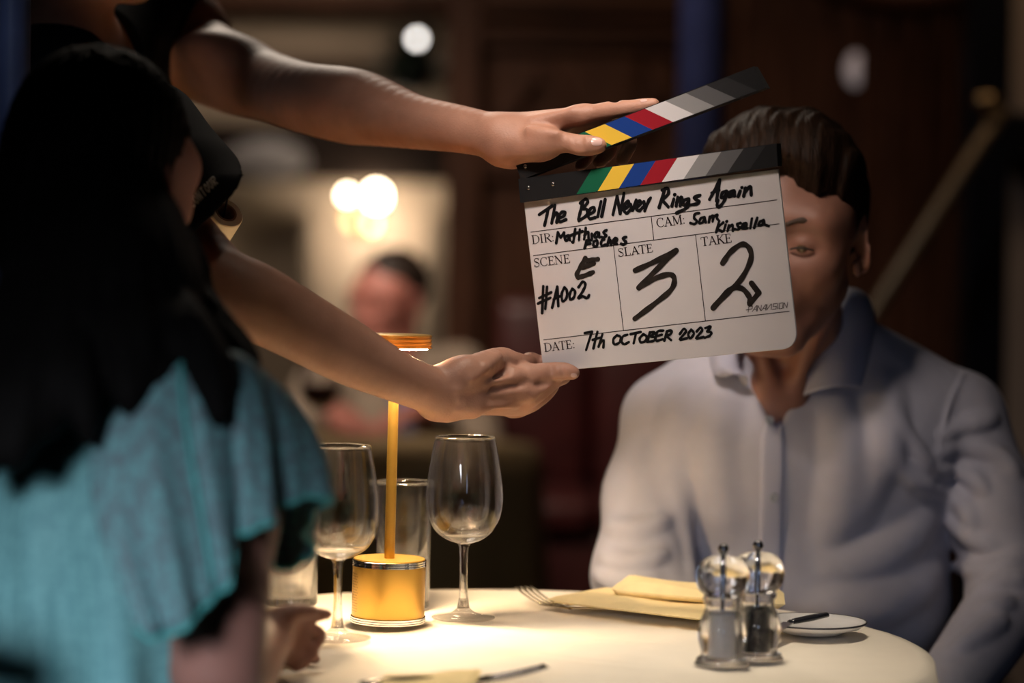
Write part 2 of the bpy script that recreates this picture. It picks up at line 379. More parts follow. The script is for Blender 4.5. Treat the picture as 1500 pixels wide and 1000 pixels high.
o = tag(mesh('tablecloth', vs, fs, CLOTH), 'creased cream cloth draped over the round table', 'tablecloth')

# wine glasses
WG = 0.000735
def wine_profile():
    outer = [(0, 0), (44, 0), (46.5, 1), (46, 2.5), (30, 6.5), (16, 12), (9, 20), (6.5, 34), (5.6, 60), (5.8, 85), (7, 103), (10, 109)]
    bowl = spl([(10, 109), (26, 114.5), (41, 126), (51, 143), (55.5, 163), (56, 182), (53.5, 207), (49, 236), (43.5, 264)], 5)[1:]
    outer = np.array(outer+[tuple(p) for p in bowl])
    inner = np.array([(p[0]-1.5, p[1]+0.6) for p in bowl[::-1]]); inner = inner[inner[:, 1] > 118]
    inner[-1] = (22, 117.5)
    return np.vstack([outer, [(43.0, 265)], inner, [(0, 116)]])*WG
FOOTG = clear('clear_glass_foot', 1.46, 0.5, 0.0)
def glass_parts(t, loc, sc):
    loc = np.array(loc); pr = wine_profile()/WG
    up_ = [tuple(p) for p in pr if p[1] >= 109]; 
    MB().lathe(np.array([(0, 0), (44, 0), (46.5, 1), (46, 2.2), (30, 4.5), (16, 9), (9.5, 15), (0, 15)])*WG*sc, loc, 64).build('foot', FOOTG, t)
    MB().lathe(np.array([(0, 15.05), (9.4, 15.05), (6.5, 32), (5.6, 60), (5.8, 85), (7, 103), (9.9, 108.9), (0, 108.9)])*WG*sc, loc, 32).build('stem', FOOTG, t)
    MB().lathe(np.array([(0, 109)]+up_)*WG*sc, loc, 64).build('bowl', GLASS, t)
def wine_glass(loc, label, sc=1.0):
    t = thing('wine_glass', label, 'wine glass', loc, 'wine glasses on the table')
    pr = wine_profile()*sc
    glass_parts(t, loc, sc)
    return t
zc = TZ+0.0008
c = T(678.5, 906); c[2] = zc; wine_glass(c, 'empty stemmed wine glass standing to the right of the gold lamp')
c = T(494, 936); c[2] = zc; wine_glass(c, 'empty stemmed wine glass left of the gold lamp, in front of the small tumbler', 1.0)
# tumblers
def tumbler(loc, label, r, h):
    t = thing('water_tumbler', label, 'tumbler', loc, 'straight water tumblers')
    pr = [(0, 0), (r*0.9, 0), (r*0.94, 0.002), (r, h*0.97), (r-0.0003, h), (r-0.0014, h), (r-0.0018, h*0.97), (r*0.9, 0.012), (r*0.7, 0.009), (0, 0.0085)]
    MB().lathe(pr, np.array(loc), 56).build('glass_body', GLASS, t)
c = T(590, 889); c[2] = zc; tumbler(c, 'tall straight clear tumbler standing behind the gold lamp', 0.031, 0.139)
c = T(426, 886); c[2] = zc; tumbler(c, 'straight clear tumbler half hidden behind the turquoise sleeve', 0.031, 0.126)

# rechargeable gold table lamp
GOLD = mat('gold_anodised', (0.60, 0.36, 0.075), 0.36, 0.75, bump=0.08, bscale=700, bdist=0.0004, stretch=(1, 1, 30))
c = T(568, 911); c[2] = TZ+0.0006; LAMP = c.copy()
t = thing('table_lamp', 'slim gold table lamp with a drum base glowing on the cloth', 'lamp', c)
Rt = np.array(Matrix.Rotation(math.radians(0.9), 3, 'Y'))
def lampb(prof, n=56): return MB().lathe([(r, z) for r, z in prof], (0, 0, 0), n)
def put(b, name, m, par, sharp=35, **k):
    v = np.array(b.v) @ Rt.T + c; b.v = [tuple(p) for p in v]; return b.build(name, m, par, sharp=sharp, **k)
base = put(lampb([(0, 0.0055), (0.0382, 0.0055), (0.0385, 0.006), (0.0385, 0.0595), (0.0378, 0.0600), (0, 0.0600)]), 'drum_base', GOLD, t)
def rings(z0, n_, r):
    p = [(0, z0)]
    for i in range(n_): p += [(r-0.0012, z0+i*0.0024), (r, z0+i*0.0024+0.0005), (r, z0+i*0.0024+0.0016), (r-0.0012, z0+i*0.0024+0.0021)]
    return p+[(0, z0+n_*0.0024)]
put(lampb(rings(0.0, 3, 0.0396)), 'chrome_foot_ring', CHROME, t)
put(lampb(rings(0.0595, 3, 0.0393)), 'chrome_collar_ring', CHROME, t)
put(lampb([(0, 0.0660), (0.0372, 0.0660), (0.0378, 0.0666), (0.0372, 0.0675), (0, 0.0675)]), 'top_plate', GOLD, t)
put(lampb([(0, 0.0675), (0.0056, 0.0675), (0.0053, 0.29), (0, 0.29)], 24), 'pole', GOLD, t)
put(lampb([(0, 0.289), (0.010, 0.289), (0.030, 0.2895), (0.0368, 0.2895), (0.0388, 0.2898), (0.0388, 0.2915), (0.0378, 0.292), (0.0378, 0.2932), (0.0388, 0.2937), (0.0388, 0.2955), (0.0378, 0.296), (0.0378, 0.2972), (0.0388, 0.2977), (0.0388, 0.2995), (0.0378, 0.3), (0.0378, 0.301), (0.0386, 0.3015), (0.0386, 0.3032), (0.037, 0.304), (0, 0.304)]), 'lamp_head', GOLD, t)
led = lampb([(0.0075, 0.2880), (0.0345, 0.2880), (0.0345, 0.2888), (0.0075, 0.2888)]); 
put(led, 'led_diffuser', emis('led_glow', (1, 0.74, 0.45), 330), t)
b = MB()
for i in range(15):
    for j in range(5):
        a = math.radians(196+j*4.2+(i % 2)*2.1); z = 0.013+i*0.0028; p = V(0.0386*math.cos(a), 0.0386*math.sin(a), z)
        n_ = V(math.cos(a), math.sin(a), 0); s_ = V(-math.sin(a), math.cos(a), 0)
        b.add([p+n_*0.0001+s_*0.00055*math.cos(q)+V(0, 0, 0.00055*math.sin(q)) for q in np.linspace(0, 2*PI, 7)[:-1]], [tuple(range(6))])
put(b, 'perforated_grille', mat('grille_hole', (0.05, 0.025, 0.01), 0.8), t, sharp=None)

# salt and pepper mills
def mill(px, py, label, fill, fname):
    loc = T(px, py); loc[2] = TZ+0.0006; loc0 = loc
    t = thing('acrylic_mill', label, 'mill', loc, 'acrylic salt and pepper mills')
    q = 0.000655
    low = spl([(0, 0), (37, 0), (37.5, 5), (36, 9), (31, 12), (31, 20), (33.5, 30), (35.5, 42), (34.5, 54), (30, 68), (26, 78), (25, 86), (28, 92), (28.5, 97)], 4)
    low = [(0, 0)]+[(max(r, 0.1), z) for r, z in low[1:]]
    inner = [(0, 97), (21, 97), (21, 10), (0, 10)]
    MB().lathe(np.array(low+[(28, 98)]+inner[1:])*q, loc, 48).build('lower_body', ACRYL, t, sharp=40)
    MB().lathe(np.array([(0, 11), (20.4, 11), (20.6, 13), (20.6, 72), (19.5, 74), (0, 75.5)])*q, loc, 32).build(fname, fill, t)
    head = spl([(20, 100), (27, 101), (34, 107), (38.5, 118), (39, 130), (36, 142), (28, 152), (17, 157), (9, 158)], 5)
    MB().lathe(np.array([(0, 100)]+[tuple(p) for p in head]+[(0, 158.5)])*q, loc, 48).build('head', ACRYL, t)
    MB().lathe(np.array([(0, 98.3), (26, 98.3), (26, 99.7), (0, 99.7)])*q, loc, 32).build('collar', CHROME, t)
    MB().lathe(np.array([(0, 158.7), (4, 158.7), (4.5, 160), (3.5, 161)]+[(8*math.sin(a), 167.5-8*math.cos(a)) for a in np.linspace(0.5, PI, 12)])*q, loc, 24).build('top_knob', mat('dark_chrome', (0.18, 0.18, 0.19), 0.15, 1.0), t)
    MB().tube([loc+V(0, 0, 75.8*q), loc+V(0, 0, 158.6*q)], 0.0020, 10).build('spindle', mat('dark_chrome', (0.18, 0.18, 0.19), 0.15, 1.0), t)
SALT = mat('salt', (0.72, 0.70, 0.70), 0.9, var=0.08, vscale=500, bump=0.6, bscale=1200)
PEPPER = mat('peppercorn', (0.02, 0.016, 0.014), 0.7, var=0.6, vscale=380, bump=1.0, bscale=420)
mill(1057, 973, 'clear acrylic mill filled with white salt', SALT, 'salt_fill')
mill(1108, 965, 'clear acrylic mill filled with dark pepper', PEPPER, 'pepper_fill')

# side plate with a butter knife on it
c = T(1190, 926); c[2] = TZ+0.0006; PLATE = c.copy()
t = thing('side_plate', 'small white side plate with a dark rim line', 'plate', c)
MB().lathe([(0, 0), (0.032, 0), (0.034, 0.002), (0.05, 0.006), (0.056, 0.0105), (0.0562, 0.0118), (0.055, 0.012), (0.049, 0.0085), (0.034, 0.0045), (0, 0.004)], c, 64).build('dish', CHINA, t)
MB().lathe([(0.0548, 0.01208), (0.0562, 0.0119), (0.0564, 0.0108), (0.0566, 0.0112), (0.0564, 0.0122), (0.0549, 0.0124)], c, 64, close=True).build('rim_line', mat('rim_black', (0.03, 0.025, 0.03), 0.3), t)
a0, a1, a2 = T(1133, 922, TZ+0.014), T(1156, 911, TZ+0.0165), T(1211, 900, TZ+0.021)
t = thing('butter_knife', 'dark handled butter knife lying across the side plate', 'knife', a1)
MB().tube([a1, a1+(a2-a1)*0.1, a1+(a2-a1)*0.6, a2], [0.0035, 0.0048, 0.0056, 0.0045], 14, flat=0.6).build('handle', mat('black_handle', (0.02, 0.02, 0.024), 0.22), t)
d = unit(a0-a1); sd = unit(np.cross(d, V(0, 0, 1)))
b = MB(); n_ = 8
for s in (0.0006, -0.0006):
    top = [a1+d*(0.003+0.065*i/n_)+sd*0.006*math.sin(min(1, (n_-i)/2.5)*PI/2)*0.9+V(0, 0, s-0.0045*i/n_) for i in range(n_+1)]
    bot = [a1+d*(0.003+0.065*i/n_)-sd*0.006+V(0, 0, s-0.0045*i/n_) for i in range(n_+1)]
    base_ = len(b.v); b.v += [tuple(p) for p in top+bot]
    for i in range(n_): b.f.append((base_+i, base_+i+1, base_+n_+2+i, base_+n_+1+i)); b.mi.append(0)
m2 = 2*(n_+1); ringi = list(range(0, n_+1))+list(range(2*n_+1, n_, -1))
for i in range(len(ringi)):
    i0, i1 = ringi[i], ringi[(i+1) % len(ringi)]; b.f.append((i0, i1, m2+i1, m2+i0)); b.mi.append(0)
b.build('blade', STEEL, t, smooth=False)

# forks
def fork(name, tip, root, end, lift, label, m, hm=None, width=0.022, group=None, ar=0.003):
    """tip/root/end are points on the table; the head is curved upwards by lift at the tips"""
    t = thing(name, label, 'fork', root, group)
    d = unit((root-tip)*V(1, 1, 0)); sd = V(-d[1], d[0], 0); L = np.linalg.norm((root-tip)[:2])
    hd = MB()
    z0 = root[2]+0.0025
    for i in range(4):
        off = (i-1.5)/1.5*width/2*0.86
        pts = []
        for s in np.linspace(0, 1, 9):
            p = tip*(1-s)+root*s; p = V(p[0], p[1], z0+lift*(1-s)**1.5)+sd*off*(1 if s < 0.75 else 1-0.15*(s-0.75)*4); pts.append(p)
        hd.tube(pts, [0.0007, 0.0010, 0.0012, 0.0013, 0.0013, 0.0014, 0.0014, 0.0015, 0.0015], 8)
    # palm of the fork
    sec = [(0.0, width/2), (0.012, width/2*0.95), (0.022, width/2*0.6), (0.032, 0.0035), (0.045, 0.003)]
    vs = []; 
    for s, hw in sec:
        for q in (-1, -0.33, 0.33, 1):
            vs.append(V(root[0], root[1], z0-0.0012*(1-q*q)*min(1, hw/0.01))+d*(s-0.004)+sd*hw*q)
    n0 = len(vs); vs += [v-V(0, 0, 0.0014) for v in vs]
    fs = [(i*4+j, i*4+j+1, i*4+j+5, i*4+j+4) for i in range(4) for j in range(3)]
    fs += [tuple(x+n0 for x in f[::-1]) for f in fs]
    for i in range(4): fs += [(i*4, i*4+4, n0+i*4+4, n0+i*4), (i*4+3, n0+i*4+3, n0+i*4+7, i*4+7)]
    fs += [(0, n0, n0+1, 1), (1, n0+1, n0+2, 2), (2, n0+2, n0+3, 3)]
    hd.add(vs, fs); hd.build('tined_head', m, t)
    s0 = V(root[0], root[1], z0)+d*0.038; e = V(end[0], end[1], z0+0.002)
    MB().tube(spl([s0, s0*0.7+e*0.3+V(0, 0, ar), s0*0.3+e*0.7+V(0, 0, ar), e], 4), spl([[0.003], [0.0032], [0.0045], [0.0055]], 4)[:, 0], 12, flat=0.45).build('handle', hm or m, t)
    return t
root = T(805, 887, TZ-0.0005)
fork('dinner_fork', root+V(-0.030, 0.046, 0), root, root+V(0.10, -0.05, -0.002), 0.013, 'steel dinner fork whose raised tines show past the folded yellow napkin', mat('warm_steel', (0.60, 0.52, 0.38), 0.2, 1.0), width=0.024, ar=0.0)
a0, a1, a2 = T(817, 885), T(852, 874), T(960, 870); up_ = V(0, 0, 0.004)
t = thing('table_knife', 'steel table knife lying behind the folded yellow napkin', 'knife', a1)
MB().tube([a0+V(0, 0, 0.0035), a0*0.7+a1*0.3+up_, a0*0.3+a1*0.7+up_, a1+up_], [0.0015, 0.007, 0.008, 0.005], 14, flat=0.2).build('blade', STEEL, t)
MB().tube([a1+up_, a1*0.9+a2*0.1+up_, a1*0.3+a2*0.7+up_, a2+up_], [0.003, 0.0036, 0.0048, 0.0045], 14, flat=0.7).build('handle', mat('dark_steel', (0.12, 0.11, 0.11), 0.25, 1.0), t)
root = T(712, 997); 
fork('table_fork', root+V(0.055, 0.012, 0), root, root+V(-0.11, -0.05, 0), 0.010, 'dark reflecting fork on the near edge of the cloth', mat('dark_steel', (0.12, 0.11, 0.11), 0.25, 1.0))

# napkins: folded cloth sheets (rounded folds)
def folded(name, pts, th, label, layers=2, cat='napkin', wav=0.0015, parent=None, z0=None):
    """pts: 4 corners on the table (near-left, near-right, far-right, far-left)"""
    p = np.array(pts); z0 = TZ+0.0012 if z0 is None else z0; b = MB(); nu, nv = 26, 14
    rows = []
    for j in range(nv+1):
        for i in range(nu+1):
            u, v = i/nu, j/nv
            q = (p[0]*(1-u)+p[1]*u)*(1-v)+(p[3]*(1-u)+p[2]*u)*v
            e = min(1, min(u, 1-u)*14, min(v, 1-v)*9); 
            h = th*math.sqrt(max(0, 1-(1-e)**2))*0.5
            zz = wav*(math.sin(u*5+v*3)+0.6*math.sin(u*11-v*6))*e
            rows.append((q, h, zz))
    top = [V(q[0], q[1], z0+th*0.5+h+max(zz, -h*0.5)) for q, h, zz in rows]; bot = [V(q[0], q[1], z0+th*0.5-h) for q, h, zz in rows]
    idx = lambda i, j: j*(nu+1)+i
    fs = [(idx(i, j), idx(i+1, j), idx(i+1, j+1), idx(i, j+1)) for j in range(nv) for i in range(nu)]
    n = len(top); fs2 = [tuple(x+n for x in f[::-1]) for f in fs]
    ring = [idx(i, 0) for i in range(nu)]+[idx(nu, j) for j in range(nv)]+[idx(i, nv) for i in range(nu, 0, -1)]+[idx(0, j) for j in range(nv, 0, -1)]
    side = [(ring[k], ring[k]+n, ring[(k+1) % len(ring)]+n, ring[(k+1) % len(ring)]) for k in range(len(ring))]
    b.add(top+bot, fs+fs2+side)
    return b
NP0 = [T(800, 892), T(1027, 921), T(1100, 893), T(886, 877)]
t = thing('folded_napkin', 'folded yellow napkin laid in front of the seated man', 'napkin', T(930, 895))
folded('', NP0, 0.008, '', z0=TZ+0.0065).build('lower_fold', NAPK, t)
NP1 = [T(893, 882, TZ+.007), T(1150, 905, TZ+.007), T(1148, 888, TZ+.007), T(915, 868, TZ+.007)]
folded('', NP1, 0.014, '', z0=TZ+0.0145, wav=0.002).build('upper_fold', NAPK, t)
t = thing('place_napkin', 'folded napkin edge on the near side of the cloth beside the dark fork', 'napkin', T(640, 1003))
folded('', [T(540, 1040), T(690, 1020), T(706, 987), T(560, 995)], 0.005, '').build('fold', NAPK, t)
# ------------------------------------------------------------------ clapperboard
def fit_board():
    C = np.array([(765, 297), (1141, 244.5), (1168, 513), (798, 541.5)], float); yaw = -0.36
    def fr(x):
        pit, rol = x[0], x[1]
        R = np.array(Matrix.Rotation(yaw, 3, 'Y') @ Matrix.Rotation(pit, 3, 'X') @ Matrix.Rotation(rol, 3, 'Z'))
        return R, V(x[4], x[5], -2.425), x[2], x[3]
    def res(x):
        R, O, W, H = fr(x); r = []
        for (u, v), q in zip(((-.5, .5), (.5, .5), (.5, -.5), (-.5, -.5)), C):
            p = O+R @ V(u*W, v*H, 0); r += [750-FPX*p[0]/p[2]-q[0], 500+FPX*p[1]/p[2]-q[1]]
        return np.array(r+[40*x[0]])
    x = V(0, .12, .28, .19, .15, .08)
    for _ in range(60):
        r = res(x); J = np.array([(res(x+np.eye(6)[i]*1e-5)-r)/1e-5 for i in range(6)]).T
        x = x-np.linalg.lstsq(J, r, rcond=None)[0]*0.8
    return fr(x)
bR, bO, bW, bH = fit_board()
BR_ = RM @ bR; BO = CO + RM @ bO          # board axes and centre in the world
EX, EY, EN = BR_[:, 0], BR_[:, 1], BR_[:, 2]
def uv(px, py):
    d = RM @ V((px-750)/FPX, -(py-500)/FPX, -1.0); s = np.dot(BO-CO, EN)/np.dot(d, EN); q = CO+d*s-BO
    return V(np.dot(q, EX), np.dot(q, EY))
def W3(u, n=0.0): return BO+EX*u[0]+EY*u[1]+EN*n
clap = thing('clapperboard', 'film clapperboard with coloured sticks and handwritten white slate', 'clapperboard', BO)
ACRW = mat('white_acrylic', (0.565, 0.54, 0.55), 0.35, var=0.03, vscale=14, **{'Transmission Weight': 0.0})
INK = mat('marker_ink', (0.004, 0.004, 0.005), 0.5, spec=0.15)
INKT = mat('worn_marker_ink', (0.018, 0.014, 0.012), 0.5, spec=0.15, var=0.5, vscale=120)
PRT = mat('printed_black', (0.015, 0.009, 0.009), 0.6, spec=0.1)
def extrude(b, poly, n0, n1, mi=0):
    k = len(poly); b.add([W3(p, n1) for p in poly]+[W3(p, n0) for p in poly],
        [tuple(range(k)), tuple(range(2*k-1, k-1, -1))]+[(i, (i+1) % k+0, (i+1) % k+k, i+k) for i in range(k)], mi)
hw, hh = bW/2, bH/2
r = 0.0165
poly = [V(-hw, hh), V(-hw, -hh)]+[V(hw-r+r*math.sin(a), -hh+r-r*math.cos(a)) for a in np.linspace(0, PI/2, 9)]+[V(hw, hh)]
b = MB(); extrude(b, poly, -0.0045, 0.0); bo = b.build('slate_board', ACRW, clap, smooth=False)
md = bo.modifiers.new('edge', 'BEVEL'); md.width = 0.0007; md.segments = 2; md.limit_method = 'ANGLE'

SC = {k: mat('stripe_'+k, c, 0.65, spec=0.12) for k, c in dict(black=(0.010, 0.010, 0.011), green=(0.006, 0.10, 0.05), yellow=(0.72, 0.47, 0.05), blue=(0.008, 0.04, 0.22),
      red=(0.28, 0.01, 0.02), white=(0.60, 0.585, 0.60), light_grey=(0.24, 0.24, 0.245), mid_grey=(0.09, 0.09, 0.095), dark_grey=(0.02, 0.02, 0.022)).items()}
SM = [SC[k] for k in ('black', 'green', 'yellow', 'blue', 'red', 'white', 'light_grey', 'mid_grey', 'dark_grey')]
def stick(name, TL, TRr, BRr, BL, start_t, start_b, pitch, extra=None):
    b = MB(); tl, tr, br_, bl = (uv(*q) for q in (TL, TRr, BRr, BL))
    poly = [tl]+([uv(*q) for q in extra] if extra else [])+[bl, br_, tr]
    extrude(b, poly, -0.012, 0.006)
    e = 0.03
    for i in range(8):
        q = []
        for (s, A, B, y) in ((start_b+pitch*i, bl, br_, 1-e), (start_b+pitch*(i+1), bl, br_, 1-e), (start_t+pitch*(i+1), tl, tr, e), (start_t+pitch*i, tl, tr, e)):
            top = tl+(tr-tl)*s; bot = bl+(br_-bl)*s; q.append(top+(bot-top)*y)
        b.add([W3(p, 0.00625) for p in q], [(0, 1, 2, 3)], i+1)
    o = b.build(name, SM, clap, smooth=False)
    return o
low = stick('lower_stick', (762, 262), (1139.5, 210), (1141.5, 243.5), (765, 297), 0.292, 0.226, 0.0836)
up_tl, up_bl = (755, 232), (766, 263)
upp = stick('upper_stick', up_tl, (1106, 97.5), (1124, 129), up_bl, 0.222, 0.297, 0.0838)
def screw(px, py, par):
    c_ = W3(uv(px, py), 0.0064)
    s_ = MB().lathe([(0, -0.001), (0.0022, -0.001), (0.0022, 0.0003), (0.0017, 0.0008), (0.0008, 0.0008), (0, 0.0002)], c_, 16, axis=EN).build('screw', STEEL, par)
screw(772.5, 243.5, upp); screw(777, 275, low); screw(813, 269.5, low)
b = MB(); hp = [uv(760, 252), uv(762, 300), uv(800, 296), uv(798, 258), uv(781, 258)]; extrude(b, hp, -0.015, -0.0125); b.build('hinge_plate', BLACKM, clap, smooth=False)

# strokes lying on the board
_lay = [0]
def ribbon(b, pts, wd, n0=0.0004, cap=True, smooth=True):
    pts = np.array(pts, float); wd = np.full(len(pts), wd) if np.isscalar(wd) else np.array(wd, float)
    _lay[0] += 1; n = n0+(_lay[0] % 40)*0.000004
    d = np.gradient(pts, axis=0); d /= np.linalg.norm(d, axis=1)[:, None]+1e-12; nn = np.stack([-d[:, 1], d[:, 0]], 1)
    L = []; Rr = []
    for i in range(len(pts)): L.append(pts[i]+nn[i]*wd[i]/2); Rr.append(pts[i]-nn[i]*wd[i]/2)
    vs = [W3(p, n) for p in L+Rr]; k = len(pts)
    b.add(vs, [(i, i+k, i+1+k, i+1) for i in range(k-1)])
    if cap:
        for i in (0, k-1):
            b.add([W3(pts[i]+wd[i]/2*V(math.cos(a), math.sin(a)), n+0.000002) for a in np.linspace(0, 2*PI, 13)[:-1]], [tuple(range(12))])
def hand(b, strokes, z, ox, oy, wpx):
    """strokes given in enlarged photo pixels (zoom z, offset ox, oy)"""
    for s in strokes:
        q = [uv(ox+x/z, oy+y/z) for x, y in s]
        if len(q) == 1: q = [q[0], q[0]+V(0.0005, 0.0002)]
        if len(q) > 2: q = spl(q, 5)
        ww = wpx*0.00074*(1+0.10*np.sin(np.arange(len(q))*1.3+len(b.v)))
        ribbon(b, q, ww)
Z6 = (1429/200, 760, 240); Z7 = (1500/220, 940, 240); Z8 = (5, 760, 340); Z2 = (3, 700, 320)
HW = lambda b, lab: b.build('handwritten_line', INK, clap, smooth=False, label=lab)
b = MB()
hand(b, [[(215, 530), (350, 440)], [(312, 468), (290, 560), (270, 645)], [(380, 432), (345, 620)], [(355, 570), (392, 512), (408, 530), (398, 612)], [(410, 570), (470, 545), (485, 508), (450, 505), (415, 560), (432, 605), (495, 582)],
  [(675, 385), (650, 480), (625, 580)], [(645, 410), (700, 368), (722, 400), (668, 468)], [(668, 468), (715, 480), (708, 540), (630, 592)], [(725, 530), (785, 500), (790, 460), (755, 465), (725, 530), (745, 572), (800, 560)], [(862, 392), (826, 552)], [(905, 372), (868, 548)],
  [(1030, 340), (985, 530)], [(1030, 340), (1062, 520)], [(1062, 520), (1102, 305)], [(1108, 470), (1150, 440), (1150, 390), (1120, 410), (1100, 480), (1130, 515), (1165, 485)], [(1172, 420), (1190, 492), (1230, 375)], [(1235, 450), (1275, 420), (1270, 385), (1240, 410), (1235, 470), (1260, 490), (1300, 455)], [(1362, 372), (1318, 492)], [(1310, 395), (1322, 470)], [(1345, 420), (1380, 355)]], *Z6, 4.8)
hand(b, [[(235, 245), (175, 435)], [(205, 262), (262, 245), (265, 300), (200, 360)], [(205, 360), (268, 428)], [(322, 350), (302, 420)], [(330, 308)], [(362, 330), (345, 420)], [(350, 385), (395, 332), (402, 348), (385, 415)], [(470, 350), (425, 362), (415, 405), (452, 400), (472, 352), (458, 430), (350, 490)], [(585, 312), (530, 330), (538, 355), (572, 368), (560, 395), (480, 412)],
  [(780, 160), (725, 270), (678, 355)], [(780, 160), (748, 370)], [(700, 290), (775, 262)], [(850, 272), (810, 285), (795, 335), (832, 325), (850, 275), (830, 360), (775, 430), (755, 410), (762, 360)], [(925, 268), (885, 278), (870, 325), (902, 318), (925, 270), (928, 320)], [(985, 272), (965, 325)], [(1000, 236)], [(1038, 240), (1020, 322)], [(1028, 290), (1082, 225), (1092, 250), (1095, 312)]], *Z7, 4.8)
HW(b, 'handwritten title line'); b = MB()
hand(b, [[(575, 490), (535, 500), (525, 540), (552, 570), (530, 600), (488, 590)], [(628, 532), (590, 545), (578, 590), (612, 582), (628, 535), (640, 582)], [(682, 528), (672, 582)], [(680, 545), (715, 515), (710, 575)], [(713, 535), (755, 505), (752, 540), (775, 570)],
  [(772, 582), (745, 680)], [(815, 585), (760, 640), (802, 675)], [(840, 605), (820, 670)], [(848, 575)], [(872, 612), (858, 672)], [(863, 645), (905, 607), (912, 668)], [(988, 590), (955, 602), (965, 625), (985, 638), (960, 655), (922, 650)], [(1005, 630), (1048, 615), (1040, 590), (1010, 605), (1005, 645), (1058, 640)], [(1102, 545), (1085, 642)], [(1155, 538), (1125, 638)], [(1218, 560), (1180, 580), (1170, 615), (1205, 605), (1222, 560), (1228, 600), (1270, 622)]], *Z7, 4.0)
HW(b, 'handwritten camera operator name'); b = MB()
hand(b, [[(410, 715), (393, 828)], [(410, 715), (440, 772)], [(440, 772), (475, 718)], [(472, 722), (485, 795)], [(522, 745), (490, 765), (490, 800), (518, 790), (525, 750), (538, 798)], [(592, 680), (572, 812), (560, 818)], [(540, 750), (620, 718)], [(640, 685), (630, 792)], [(615, 722), (668, 705)], [(702, 668), (685, 790)], [(688, 748), (725, 710), (732, 778)], [(765, 732), (765, 788)], [(825, 712), (800, 728), (795, 768), (828, 755), (837, 715), (846, 768)], [(920, 692), (890, 710), (900, 735), (918, 748), (890, 770), (868, 765)],
  [(712, 800), (690, 882)], [(710, 802), (765, 794)], [(700, 842), (750, 832)], [(818, 800), (786, 815), (785, 855), (815, 860), (826, 820), (818, 800)], [(895, 790), (870, 800), (862, 840), (880, 857), (908, 842)], [(948, 770), (928, 852)], [(935, 822), (960, 795), (967, 848)], [(990, 815), (1030, 800), (1020, 775), (995, 790), (990, 825), (1028, 836)], [(1125, 765), (1092, 775), (1105, 800), (1126, 815), (1100, 842), (1072, 835)]], *Z6, 4.1)
HW(b, 'handwritten director name'); b = MB()
hand(b, [[(180, 395), (172, 592)], [(208, 400), (195, 562)], [(150, 482), (238, 440)], [(142, 522), (232, 480)], [(280, 405), (245, 552)], [(282, 400), (290, 540)], [(255, 492), (302, 468)], [(335, 405), (315, 450), (322, 505), (350, 480), (352, 425), (335, 405)], [(392, 415), (374, 450), (378, 492), (405, 475), (412, 432), (392, 415)], [(438, 402), (470, 362), (488, 385), (470, 430), (435, 486), (465, 468), (500, 482), (516, 460)]], *Z8, 4.2)
HW(b, 'handwritten card number'); b = MB()
hand(b, [[(470, 503), (502, 497)], [(502, 497), (476, 577)], [(526, 497), (508, 570)], [(505, 533), (538, 523)], [(548, 508), (531, 563)], [(536, 548), (553, 535), (552, 566)], [(612, 512), (596, 530), (600, 552), (622, 545), (628, 522), (612, 512)], [(658, 510), (638, 518), (632, 540), (645, 552), (664, 542)], [(672, 508), (716, 498)], [(696, 503), (685, 548)], [(728, 508), (712, 525), (716, 543), (736, 538), (742, 518), (728, 508)], [(757, 500), (745, 541)], [(755, 500), (778, 500), (760, 518)], [(760, 518), (780, 523), (772, 537), (745, 541)], [(816, 492), (790, 497), (783, 535), (813, 530)], [(788, 516), (809, 510)], [(832, 495), (820, 537)], [(830, 495), (852, 492), (846, 508), (825, 516)], [(828, 516), (850, 534)],
  [(888, 507), (905, 485), (915, 497), (888, 531), (918, 526)], [(938, 487), (925, 508), (934, 526), (950, 505), (938, 487)], [(962, 496), (978, 480), (986, 492), (960, 526), (992, 520)], [(1000, 481), (1024, 474), (1008, 496)], [(1008, 496), (1026, 500), (1020, 514), (998, 523)]], *Z2, 3.9)
HW(b, 'handwritten date')
b = MB()
hand(b, [[(482, 172), (530, 168), (580, 162)]], 5, 760, 347, 6.8)
hand(b, [[(488, 190), (455, 250), (425, 310), (436, 332)], [(468, 258), (550, 228)], [(436, 332), (490, 315), (545, 292)]], *Z8, 6.8)
b.build('bold_character', INKT, clap, smooth=False); b = MB()
hand(b, [[(692, 228), (780, 188), (872, 140)], [(866, 146), (790, 220), (708, 304)], [(708, 304), (775, 265), (840, 245), (864, 265), (850, 312), (780, 372), (690, 440)]], *Z2, 7.8)
b.build('bold_character', INKT, clap, smooth=False); b = MB()
hand(b, [[(1076, 196), (1110, 148), (1160, 113), (1193, 130), (1200, 180), (1160, 262), (1100, 325), (1035, 392)], [(1040, 385), (1105, 315), (1158, 306), (1192, 342), (1196, 375)], [(1196, 375), (1235, 326)], [(1235, 326), (1203, 284)]], *Z2, 7.8)
b.build('bold_character', INKT, clap, smooth=False)

